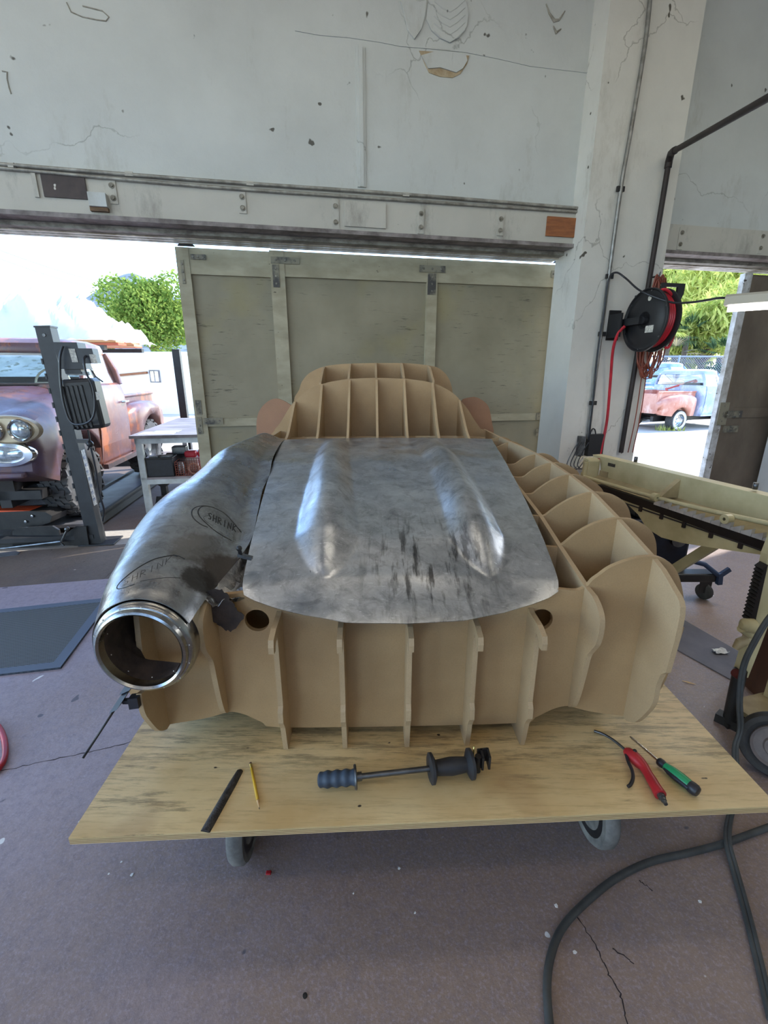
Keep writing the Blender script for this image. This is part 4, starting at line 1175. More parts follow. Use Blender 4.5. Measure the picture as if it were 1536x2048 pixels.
lp = [wpx(1250, 652, .42), wpx(1236, 668, .38), wpx(1226, 700, .34), wpx(1221, 760, .3), wpx(1214, 840, .27), wpx(1204, 890, .27), wpx(1196, 930, .27), wpx(1180, 1040, .3)]
lp[-1].z = max(lp[-1].z, .02)
MB().tube(spline(lp, 6), .0135, 8).build('hanging_hose', M['redhose'], reel)
# orange-brown cord coil behind the reel
M['cord'] = simple('rust_orange_cord', srgb(138, 66, 44), 0.5, 0, srgb(110, 50, 36), 8)
rng = random.Random(11)
mb = MB()
ctop = wpx(1318, 556, .33)
for k in range(16):
    lx = (rng.uniform(-.10, .13)); bot = 748 + rng.uniform(-16, 10); wd = rng.uniform(.06, .135)
    c0 = wpx(1322 + rng.uniform(-10, 10), 556 + rng.uniform(-8, 8), .30 + rng.uniform(0, .1))
    c1 = wpx(1300 + rng.uniform(-18, 16), bot, .28 + rng.uniform(0, .12))
    mid = (c0 + c1) / 2; ax_ = (c0 - c1) / 2
    sd_ = (WE + WN * rng.uniform(-.5, .5)).normalized()
    loop = []
    for i in range(36):
        t = 2 * PI * i / 36
        wv = wd * (0.75 - .35 * math.cos(t))
        loop.append(mid + ax_ * math.cos(t) + sd_ * wv * math.sin(t))
    mb.tube(loop, .0055, 6, closed=True)
coil = thing('extension_cord', 'rust-orange extension cord coiled and hung behind the hose reel', 'cord', ctop)
mb.build('coil', M['cord'], coil)
pl_ = wpx(1303, 742, .40)
MB().tube([pl_ + Vector((0, 0, .05)), pl_, pl_ - Vector((0, 0, .02)), pl_ - Vector((0, 0, .07))], [.006, .014, .018, .014], 10).build('plug', M['cord'], coil)
MB().tube([wp(wsz(1318, 556, .33)[0], ctop.z + .02, .22), ctop + Vector((0, 0, .02)), ctop + Vector((.0, 0, .05))], .008, 8).build('hook', M['greymetal'], coil)
for k, dx in enumerate((0, 9)):
    MB().tube(spline([wpx(1285 + dx, 740, .28), wpx(1272 + dx, 830, .26), wpx(1256 + dx, 905, .255)], 6), .005, 6).build('hanging_strand', M['cord'], coil)
# black cable from conduit to the tube light
fx0 = ondepth(1449, 612, 3.25)
fx1 = ondepth(1449, 612, 3.25) + Vector((.93, -.78, 0)).normalized() * 1.22
fx1.z = fx0.z
pts = [wpx(1196, 700, .26), wpx(1208, 622, .262), wpx(1217, 560, .265), wpx(1232, 545, .28), wpx(1252, 557, .34), wpx(1283, 583, .6), ondepth(1340, 604, 4.0), ondepth(1378, 605, 3.75), ondepth(1415, 600, 3.5), ondepth(1440, 596, 3.35), fx0 + Vector((.05, -.04, .04))]
MB().tube(spline([wpx(1177, 880, .26), wpx(1186, 800, .26)] + pts, 6), .008, 8).build('black_cable', M['darkplastic'], label='black cable looping from the pillar conduit across to the tube light', cat='cable')
light = thing('tube_light', 'hanging fluorescent tube light at the right edge', 'light fixture', fx0)
dq = (fx1 - fx0).normalized(); sq = dq.cross(Vector((0, 0, 1)))
M['lightbody'] = simple('white_fixture_enamel', srgb(170, 164, 150), 0.5)
MB().prism([(-.075, 0), (.075, 0), (.055, .05), (.03, .065), (-.03, .065), (-.055, .05)], fx0, sq, (0, 0, 1), dq, 1.22).build('housing', M['lightbody'], light)
M['tube'] = simple('lit_tube', (1, 1, 1), 0.4, emit=(1, .97, .92), estr=9)
MB().cyl(fx0 + Vector((0, 0, -.02)) + dq * .02, fx1 + Vector((0, 0, -.02)) - dq * .02, .019, 14).build('lamp_tube', M['tube'], light)
ch = ondepth(1493, 592, 2.95)
ca = fx0 + dq * .32 + Vector((0, 0, .06)); cb = ca + Vector((.06, 0, 3.0)); cb.z = ZC - .08
mb = MB()
for k in range(60):
    t = k / 59.0
    p = ca + (cb - ca) * t
    mb.tube([p, p + (cb - ca) / 70], .004, 5)
mb.build('chain', M['greymetal'], light)
# charger and outlet on the pillar
chg = thing('charger', 'black charger box at the foot of the pillar', 'charger', wpx(1185, 905, .24))
a, b = wsz(1173, 868, .22), wsz(1197, 912, .22)
mb = MB(); c_ = wp((a[0] + b[0]) / 2, (a[1] + b[1]) / 2, .25); mb.obox(c_, WE, WN, (0, 0, 1), (b[0] - a[0]) / 2, .028, (a[1] - b[1]) / 2)
mb.build('case', M['blackreel'], chg)
MB().tube(spline([c_ + Vector((0, 0, .1)), c_ + Vector((-.02, 0, .16)), c_ + Vector((-.06, -.02, .15)), c_ + Vector((-.08, -.03, .0))], 6), .006, 6).build('lead_wire', M['darkplastic'], chg)
ob = thing('outlet_strip', 'cream outlet strip with tangled plugs beside the charger', 'outlet', wpx(1160, 915, .24))
a, b = wsz(1152, 912, .24), wsz(1184, 936, .24)
mb = MB(); wbox(mb, a[0], b[0], b[1], a[1], .22, .30); mb.build('strip_box', simple('cream_plastic', srgb(216, 206, 184), .5), ob)
mb = MB(); wbox(mb, wsz(1158, 900, .24)[0] - .02, wsz(1158, 900, .24)[0] + .02, wsz(1158, 910, .24)[1], wsz(1158, 872, .24)[1], .22, .29); mb.build('plug', M['greymetal'], ob)
for k in range(4):
    x = 1156 + 7 * k
    MB().tube(spline([wpx(x, 885, .30), wpx(x - 12, 905, .36), wpx(x - 22, 930, .36), wpx(x - 8, 938, .34), wpx(x + 10, 915, .3)], 6), .005, 6).build('wire', M['darkplastic'] if k % 2 else M['greymetal'], ob)

# ------------------------------------------------------------------ sheet metal brake on the right
M['cream'] = simple('cream_machine_enamel', srgb(206, 192, 148), 0.42, 0, srgb(176, 162, 120), 4, spk=srgb(60, 52, 40), spk_scale=22, spk_at=.72, bmp=.05)
M['creamdark'] = simple('worn_cream_enamel', srgb(186, 168, 128), 0.5, 0, srgb(150, 132, 98), 6)
M['nose'] = simple('black_steel_nose', srgb(44, 38, 36), 0.45, 0.4, srgb(30, 26, 26), 8)
zt = .97
k0, k1 = onz(1205, 912, zt), onz(1536, 990, zt)
KQ = (k1 - k0); KQ.z = 0; KQ.normalize(); KM = Vector((KQ.y, -KQ.x, 0))
if KM.x > 0: KM = -KM
brake = thing('sheet_metal_brake', 'cream finger sheet-metal folding brake standing at right of the car form', 'sheet metal brake', Vector((k0.x, k0.y, 0)))
def kp(x, y, off): return onplane(x, y, k0 + KM * off, KM)
def kq(x, y, off):
    p = kp(x, y, off) - k0; return p.dot(KQ), p.z
def kpoly(pts, off, th, name, m, parent=brake):
    P = [kq(x, y, off) for x, y in pts]
    return MB().prism(P, k0 + KM * off - Vector((0, 0, k0.z - 0)) if False else Vector((k0.x, k0.y, 0)) + KM * off + Vector((0, 0, k0.z)), KQ, (0, 0, 1), KM, th).build(name, m, parent)
def kline(xa, ya, xb, yb, X): return ya + (yb - ya) * (X - xa) / (xb - xa)
LEN = kq(1536, 990, 0)[0] + .30
def kslab(p0, p1, q0, q1, off, th, name, m):
    """parallelogram band: top edge through p0,p1, bottom edge through q0,q1 (pixels), run on past the frame"""
    a, b, c, d = kq(*p0, off), kq(*p1, off), kq(*q0, off), kq(*q1, off)
    ex = lambda u, v: (LEN, u[1] + (v[1] - u[1]) * (LEN - u[0]) / (v[0] - u[0]))
    return MB().prism([a, c, ex(c, d), ex(a, b)], k0 + KM * off, KQ, (0, 0, 1), KM, th).build(name, m, brake)
kslab((1205, 912), (1536, 990), (1207, 952), (1536, 1046), 0, .02, 'back_plate', M['cream'])
kslab((1203, 908), (1536, 985), (1205, 913), (1536, 991), -.05, .072, 'top_flange', M['cream'])
lipz = kq(1212, 954, 0.02)[1]
MB().prism([(.02, 0), (.15, -.035), (.15, -.05), (.02, -.02)], k0 + Vector((0, 0, lipz)), KM, (0, 0, 1), KQ, LEN).build('bed_plate', M['creamdark'], brake)
pts = [kp(x, y, .15) for x, y in ((1168, 953), (1190, 960), (1230, 972), (1300, 992), (1400, 1017), (1536, 1047))]
pts.append(pts[-1] + (pts[-1] - pts[-2]) * 1.2)
MB().tube(spline(pts, 4), .011, 10).build('front_pipe', M['cream'], brake)
g0_ = kp(1352, 957, .02); g1_ = kp(1314, 990, .15); g2_ = kp(1346, 994, .02)
MB().add([g0_, g1_, g2_, g0_ + KQ * .03, g1_ + KQ * .03, g2_ + KQ * .03], [(0, 1, 2), (5, 4, 3), (0, 3, 4, 1), (1, 4, 5, 2), (2, 5, 3, 0)]).build('gusset', M['creamdark'], brake)
MB().lathe([(.006, 0), (.022, 0), (.022, .03), (.006, .03)], kp(1306, 993, .165), KQ, 16).build('hinge_knuckle', M['cream'], brake)
MB().lathe([(.007, 0), (.022, 0), (.022, .035), (.007, .035)], kp(1460, 1037, .165), KM, 16).build('eye_lug', M['cream'], brake)
kslab((1203, 968), (1536, 1078), (1212, 984), (1536, 1100), .15, .03, 'clamp_nose', M['nose'])
M['finger'] = simple('ground_steel_finger', srgb(214, 212, 208), 0.35, 0.5, srgb(180, 176, 170), 12)
fa, fb = kq(1316, 1001, .16), kq(1536, 1071, .16)
nf = 15
for k in range(nf):
    t0, t1 = k / 12, (k + .94) / 12
    a = (fa[0] + (fb[0] - fa[0]) * t0, fa[1] + (fb[1] - fa[1]) * t0); b = (fa[0] + (fb[0] - fa[0]) * t1, fa[1] + (fb[1] - fa[1]) * t1)
    MB().prism([(a[0], a[1] - .02), (b[0], b[1] - .02), (b[0], b[1] + .014), (a[0], a[1] - .008)], k0 + KM * .166, KQ, (0, 0, 1), KM, .02).build('finger', M['finger'], brake)
A_ = [(1222, 983), (1536, 1097)]
ap = [kq(x, y, .15) for x, y in ((1222, 983), (1536, 1096), (1536, 1109), (1450, 1097), (1372, 1085), (1330, 1074), (1300, 1055), (1283, 1028), (1262, 1008))]
e1 = (LEN, ap[1][1] + (ap[1][1] - ap[0][1]) * (LEN - ap[1][0]) / (ap[1][0] - ap[0][0])); e2 = (LEN, ap[2][1] - .05)
MB().prism([ap[0], e1, e2] + ap[2:], k0 + KM * .15, KQ, (0, 0, 1), KM, .025).build('apron', M['cream'], brake)
pts = [kp(1246, 1005, .178), kp(1536, 1105, .178)]; pts.append(pts[1] + (pts[1] - pts[0]) * .5)
MB().tube(pts, .004, 6).build('apron_rod', M['rustiron'], brake)
for x, y in ((1281, 1018), (1323, 1033), (1368, 1050), (1422, 1070), (1481, 1091)):
    MB().obox(kp(x, y, .18), KQ, KM, (0, 0, 1), .008, .006, .014).build('rod_clip', M['rustiron'], brake)
MB().obox(kp(1223, 930, .022), KQ, KM, (0, 0, 1), .030, .002, .010).build('name_plate', simple('engraved_plate', srgb(96, 92, 84), .4, .5, srgb(60, 58, 54), 80), brake)
for x, y in ((1266, 921), (1504, 975)):
    c = kp(x, y, .0); MB().cyl(c - Vector((0, 0, .01)) - KM * .02, c + Vector((0, 0, .022)) - KM * .02, .011, 8).build('adjuster_bolt', M['greymetal'], brake)
ec = kp(1186, 935, .06)
MB().cbox((ec.x - .05, ec.y - .02, ec.z - .09), (ec.x + .04, ec.y + .06, ec.z + .06), .015).cyl(ec + Vector((-.07, 0, -.05)), ec + Vector((.02, 0, -.05)), .02, 12).cyl(ec + Vector((-.055, -.01, -.10)), ec + Vector((-.055, -.01, .04)), .014, 10).build('end_casting', M['cream'], brake)
for s_ in (.06, LEN - .05):
    c = k0 + KQ * s_ - KM * .02; c.z = 0
    MB().obox(c + Vector((0, 0, .44)), KQ, KM, (0, 0, 1), .035, .05, .44).obox(c + Vector((0, 0, .03)), KQ, KM, (0, 0, 1), .05, .25, .03).build('stand_leg', M['creamdark'], brake)
b0, b1 = kp(1350, 1138, -.02), kp(1424, 1092, -.02)
MB().bar(b0 - (b1 - b0) * .6, b1 + (b1 - b0) * .3, .05, .03, KM).build('brace', M['cream'], brake)
# dark wheeled stand under the brake
ws = onz(1405, 1197)
st = thing('wheeled_stand', 'black wheeled shop stand with caster and blue foot lever under the cream brake', 'shop stand', (ws.x - .25, ws.y + .05, 0))
M['navymetal'] = simple('dark_navy_steel', srgb(34, 40, 56), 0.4, 0.3, srgb(22, 24, 32), 10)
x0, y0 = ws.x, ws.y
MB().cbox((x0 - .55, y0 - .06, .15), (x0 + .02, y0 + .04, .21), .01).cbox((x0 - .55, y0 - .06, .15), (x0 - .68, y0 + .65, .21), .01).build('base_frame', M['blackmetal'], st)
MB().cbox((x0 - .55, y0 + .06, .22), (x0 - .12, y0 + .5, .55), .02).cbox((x0 - .5, y0 + .1, .55), (x0 - .25, y0 + .4, .72), .02).build('motor_body', M['navymetal'], st)
MB().cyl((x0 - .22, y0 + .03, .42), (x0 - .22, y0 + .07, .42), .05, 16).build('valve', M['greymetal'], st)
MB().lathe([(.0, -.018), (.045, -.018), (.055, -.012), (.055, .012), (.045, .018), (0, .018)], (x0, y0, .055), (.9, .4, 0), 24).build('caster_wheel', M['rubber'], st)
MB().bar((x0 - .025, y0 - .015, .05), (x0 - .025, y0 - .015, .15), .012, .05).bar((x0 + .025, y0 + .015, .05), (x0 + .025, y0 + .015, .15), .012, .05).build('caster_fork', M['blackmetal'], st)
M['bluefoot'] = simple('blue_foot_lever', srgb(50, 66, 96), 0.4, 0.2)
p0 = Vector((x0 - .06, y0 - .03, .27)); p1 = Vector((x0 + .03, y0 - .06, .20))
MB().tube([Vector((x0 - .16, y0 - .0, .29)), p0, p1], .016, 10).bar(p1, p1 + Vector((.06, 0, .05)), .02, .03).bar(p1 + Vector((0, 0, .02)), p1 + Vector((.01, 0, -.06)), .03, .03).build('foot_lever', M['bluefoot'], st)
M['paintjug'] = simple('pale_blue_case', srgb(150, 170, 215), .4)
MB().cbox((x0 - .70, y0 + .15, .60), (x0 - .56, y0 + .4, .68), .02).build('tray', M['paintjug'], st)

# ------------------------------------------------------------------ machine at the right edge
YM = 1.66
mc = thing('press_machine', 'cream post machine with toothed rack and black foot at the right edge', 'machine', (1.62, YM, 0))
def mp(x, y, Y=YM): return ondepth(x, y, Y)
def strip(name, pxs, th, m, parent, Y=YM):
    P = [mp(x, y, Y) for x, y in pxs]
    MB().prism([(p.x, p.z) for p in P], (0, Y, 0), (1, 0, 0), (0, 0, 1), (0, 1, 0), th).build(name, m, parent)
strip('post', [(1478, 1350), (1493, 1300), (1505, 1238), (1522, 1175), (1536, 1110), (1580, 1000), (1640, 1000), (1556, 1200), (1522, 1290), (1496, 1356)], .035, M['cream'], mc)
P = []
for k in range(15):
    t = k / 15
    x = 1530 + (1502 - 1530) * t; y = 1135 + (1245 - 1135) * t
    P += [(x - 1, y), (x - 6, y + 3.5)]
P += [(1502, 1247), (1510, 1247), (1536, 1130)]
strip('toothed_rack', P, .04, M['nose'], mc, YM - .02)
a, b = mp(1482, 1250, YM - .04), mp(1506, 1252, YM - .04)
MB().tube([a, a + (b - a) * .25, b], [.012, .028, .03], 14).tube([mp(1484, 1256, YM - .04), mp(1502, 1272, YM - .04)], [.02, .012], 10).build('pointer_knob', M['cream'], mc)
MB().tube([mp(1470, 1297, YM - .02), mp(1480, 1285, YM - .02), mp(1494, 1280, YM - .02)], [.012, .02, .02], 10).build('lower_jaw', M['creamdark'], mc)
f0, f1 = onz(1441, 1462, .02), onz(1478, 1490, .02)
lt, lb = mp(1478, 1352), mp(1455, 1458)
MB().tube([lt + (lt - lb) * .1, (f0 + f1) / 2 * .0 + lb], .026, 14).build('leg', M['blackmetal'], mc)
lbz = Vector((lb.x, lb.y, 0))
MB().bar(lb + Vector((-.03, .04, -lb.z + .02)) + Vector((0, .0, 0)), lb + Vector((.12, -.16, -lb.z + .02)), .05, .04).bar(lb, Vector((lb.x, lb.y, .02)), .05, .05).bar(Vector((lb.x, lb.y, .02)), Vector((lb.x + .5, lb.y + .02, .02)), .05, .04).build('foot_bar', M['blackmetal'], mc)
MB().cyl(mp(1470, 1345, YM - .03), mp(1479, 1352, YM - .03), .018, 12).build('red_stop', simple('dark_red_paint', srgb(84, 28, 26), .5), mc)
dr = thing('steel_drum', 'rusty brown steel drum standing behind the hoses at the right edge', 'drum', (2.08, 1.86, 0))
M['drum'] = simple('rusty_brown_drum', srgb(88, 54, 38), 0.55, 0.2, srgb(58, 36, 28), 5, stretch=(1, 1, .4))
MB().lathe([(0, .02), (.27, .02), (.275, 0), (.28, .02), (.272, .04), (.272, .30), (.278, .31), (.272, .32), (.272, .62), (.278, .63), (.272, .64), (.272, .86), (.279, .88), (.27, .89), (.26, .87), (0, .87)], (2.08, 1.86, 0), (0, 0, 1), 48).build('drum_body', M['drum'], dr)
tyc = onz(1552, 1490, .12)
ty = thing('spare_wheel', 'small black tyre with dusty grey disc leaning at the right edge under the hoses', 'wheel', (tyc.x, tyc.y, 0))
tr = tyc.z
ta = Vector((-.62, -.72, .30)).normalized()
MB().lathe([(tr * .62, -.02), (tr * .8, -.035), (tr * .95, -.03), (tr, -.015), (tr, .015), (tr * .95, .03), (tr * .8, .035), (tr * .62, .02)], tyc, ta, 48, closed=True).build('tyre', M['rubber'], ty)
M['dustydisc'] = simple('dusty_grey_disc', srgb(128, 118, 116), .75, .1, srgb(100, 92, 90), 10, bmp=.15)
MB().lathe([(0, .045), (tr * .3, .045), (tr * .34, .035), (tr * .58, .03), (tr * .66, .04), (tr * .68, .0), (0, 0)], tyc, ta, 40).build('wheel_disc', M['dustydisc'], ty)
# thin dark grey strip on the floor at right
q = [onz(1362, 1238), onz(1490, 1312), onz(1482, 1372), onz(1352, 1300)]
MB().prism([(p.x, p.y) for p in q], (0, 0, 0), (1, 0, 0), (0, 1, 0), (0, 0, 1), .006).build('dark_floor_strip', simple('dark_grey_strip', srgb(96, 90, 94), .5, .2, srgb(76, 72, 76), 6), label='dark grey flat strip on the floor behind the right front corner of the form', cat='floor mat')
rng = random.Random(4)
M['paper'] = simple('white_paper', srgb(226, 226, 224), .8)
for nm, lab, cat, pts_, m in (('foil_scrap', 'crumpled white foil scrap on the dark strip', 'scrap', (1440, 1305), 'paper'), ('wood_splinter', 'pale wood splinter on the brown floor right of the plywood', 'splinter', (1378, 1365), 'pinewood'), ('red_chip', 'tiny red chip on the floor behind the left caster', 'chip', (537, 1744), 'redplastic')):
    c = onz(*pts_, .006)
    mb = MB()
    if nm == 'wood_splinter': mb.tube([onz(1364, 1361, .004), onz(1378, 1365, .005), onz(1392, 1369, .004)], [.001, .004, .001], 6)
    elif nm == 'red_chip': mb.cbox((c.x - .008, c.y - .006, 0), (c.x + .008, c.y + .006, .006), .002)
    else:
        g = [[c + Vector((.012 * (i - 3), .010 * (j - 2), .004 + rng.uniform(0, .018))) for i in range(7)] for j in range(5)]
        mb.grid(g, False, th=.001)
    mb.build(nm, M[m], label=lab, cat=cat)

fl_o = bpy.data.objects['floor']
M['crack'] = simple('crack_dirt', srgb(46, 40, 42), .9)  # even dark tone for the dirt-filled floor cracks
rng = random.Random(12)
for L in ([(-60, 1556), (0, 1543), (90, 1522), (170, 1506), (250, 1488), (300, 1470)], [(1153, 1830), (1195, 1900), (1215, 1945), (1240, 1985), (1256, 2050)], [(1225, 1895), (1268, 1928)], [(1280, 1762), (1305, 1782)]):
    P = [onz(x, y, 0) for x, y in L]
    Q = []
    for a, b in zip(P, P[1:]):
        for k in range(8):
            q = a + (b - a) * k / 8; Q.append(q + Vector((rng.uniform(-1, 1), rng.uniform(-1, 1), 0)) * .0035)
    Q.append(P[-1])
    up, dn = [], []
    for i, q in enumerate(Q):
        t = (Q[min(i + 1, len(Q) - 1)] - Q[max(i - 1, 0)]).normalized(); n_ = Vector((-t.y, t.x, 0)) * rng.uniform(.0008, .0022)
        up.append(q + n_); dn.append(q - n_)
    MB().add([(v.x, v.y, .0006) for v in up + dn], [(i, i + 1, len(Q) + i + 1, len(Q) + i) for i in range(len(Q) - 1)]).build('floor_crack', M['crack'], fl_o)

pts = [onz(-30, 1440, .013), onz(-8, 1448, .013), onz(6, 1470, .013), onz(11, 1500, .013), onz(6, 1525, .013), onz(-10, 1545, .013)]
MB().tube(spline(pts, 6), .011, 10).build('red_hose', M['redhose'], label='curve of red hose just showing at the left edge of the floor', cat='hose')
rng = random.Random(31)
for x, y in ((707, 1787), (830, 1826), (798, 1737), (264, 1750), (218, 1748), (243, 1724), (1150, 1905), (1113, 1812), (1400, 1803)):
    c = onz(x, y, 0); s_ = rng.uniform(.003, .006)
    MB().prism([(s_ * math.cos(k * 1.26) * rng.uniform(.6, 1.2), s_ * math.sin(k * 1.26) * rng.uniform(.6, 1.2)) for k in range(5)], c, (1, 0, 0), (0, 1, 0), (0, 0, 1), .002).build('paint_chip', M['paper'], label='tiny white paint chip on the floor in front of the dolly', cat='chip', group='white paint chips on the floor')
c = onz(610, 1992, 0)
MB().lathe([(0, 0), (.006, 0), (.006, .003), (0, .004)], c, (0, 0, 1), 10).build('black_plug', M['ink'], label='small black rubber plug on the floor near the bottom edge', cat='plug')

# ------------------------------------------------------------------ vehicles
def glass_mat(name, tint, refl=0.25):
    m = bpy.data.materials.new(name); m.use_nodes = True
    nt = m.node_tree; nt.nodes.clear()
    out = nt.nodes.new('ShaderNodeOutputMaterial'); mx = nt.nodes.new('ShaderNodeMixShader')
    t = nt.nodes.new('ShaderNodeBsdfTransparent'); g = nt.nodes.new('ShaderNodeBsdfGlossy')
    t.inputs['Color'].default_value = (*tint, 1); g.inputs['Roughness'].default_value = 0.03
    lw = nt.nodes.new('ShaderNodeLayerWeight'); lw.inputs['Blend'].default_value = refl
    nt.links.new(lw.outputs['Fresnel'], mx.inputs[0]); nt.links.new(t.outputs[0], mx.inputs[1]); nt.links.new(g.outputs[0], mx.inputs[2])
    nt.links.new(mx.outputs[0], out.inputs['Surface'])
    return m
M['glass'] = glass_mat('window_glass', (.82, .9, .88), .35)
M['chrome'] = simple('chrome', srgb(215, 218, 220), 0.12, 1.0)
M['lens'] = simple('headlight_lens', srgb(205, 212, 214), 0.08, 0.6, srgb(150, 160, 165), 30)
M['darkin'] = simple('dark_interior', srgb(40, 34, 32), 0.7)
def patina(name, a, b, c, rough=.38):
    m, nt, p = mk(name)
    col = mix(nt, ramp(nt, noise(nt, 1.7, 6, .65), .40, .6), a, b)
    col = mix(nt, ramp(nt, noise(nt, 2.6, 7, .7, (1, 1, .6), loc=(3, 8, 2)), .52, .62, 0, .85), col, c)
    col = mix(nt, ramp(nt, noise(nt, 30, 5, .7), .55, .75, 0, .4), col, tuple(q * .5 for q in a))
    nt.links.new(col, p.inputs['Base Color'])
    nt.links.new(ramp(nt, noise(nt, 5, 4, .6), .3, .7, rough - .1, rough + .15), p.inputs['Roughness'])
    p.inputs['Coat Weight'].default_value = .25; p.inputs['Coat Roughness'].default_value = .25
    return m
M['rustbody'] = patina('rusty_patina_paint', srgb(104, 66, 58), srgb(92, 66, 76), srgb(166, 94, 50), .34)
M['purplebody'] = patina('dark_purple_brown_patina', srgb(84, 60, 60), srgb(92, 80, 108), srgb(124, 80, 62), .32)
M['pinkbody'] = patina('faded_pink_rust', srgb(206, 150, 132), srgb(190, 120, 100), srgb(222, 184, 168), .5)
M['bluebody'] = patina('faded_blue_primer', srgb(150, 166, 200), srgb(170, 184, 212), srgb(206, 212, 226), .55)
M['paleblue'] = patina('pale_blue_paint', srgb(120, 150, 196), srgb(160, 184, 214), srgb(206, 214, 226), .45)
M['tyre'] = simple('tyre_rubber', srgb(54, 54, 56), 0.75, 0, srgb(78, 78, 80), 10, bmp=.1)

def tyre(mb, c, r, w, ax=(1, 0, 0), lugs=True):
    h = w / 2
    mb.lathe([(r * .56, -h * .8), (r * .62, -h * .95), (r * .8, -h * 1.05), (r * .93, -h * .95), (r * .975, -h * .7), (r * .975, h * .7), (r * .93, h * .95), (r * .8, h * 1.05), (r * .62, h * .95), (r * .56, h * .8)], c, ax, 48, closed=True)
    if lugs:
        c = vv(c)
        for k in range(30):
            for j, (xo, dk) in enumerate(((-.78, 0), (-.36, .5), (.06, 0), (.46, .5), (.84, 0))):
                an = 2 * PI * (k + dk + .12 * j) / 30
                rad = Vector((0, math.cos(an), math.sin(an))); tg = Vector((0, -math.sin(an), math.cos(an)))
                q = tg + Vector((.35 * (1 if (k + j) % 2 else -1), 0, 0))
                edge = abs(xo) > .7
                mb.obox(c + rad * (r * (.975 if not edge else .955)) + Vector((xo * h, 0, 0)), (1, 0, 0), q, rad, h * .19, r * .078, r * .035)
def rrect(x, y0, y1, z, r=.12, n=5):
    P = []
    for cx, cy, a in ((x - r, y1 - r, 0), (-x + r, y1 - r, 90), (-x + r, y0 + r, 180), (x - r, y0 + r, 270)):
        for k in range(n):
            t = R(a + 90 * k / (n - 1)); P.append((cx + r * math.cos(t), cy + r * math.sin(t), z))
    return P

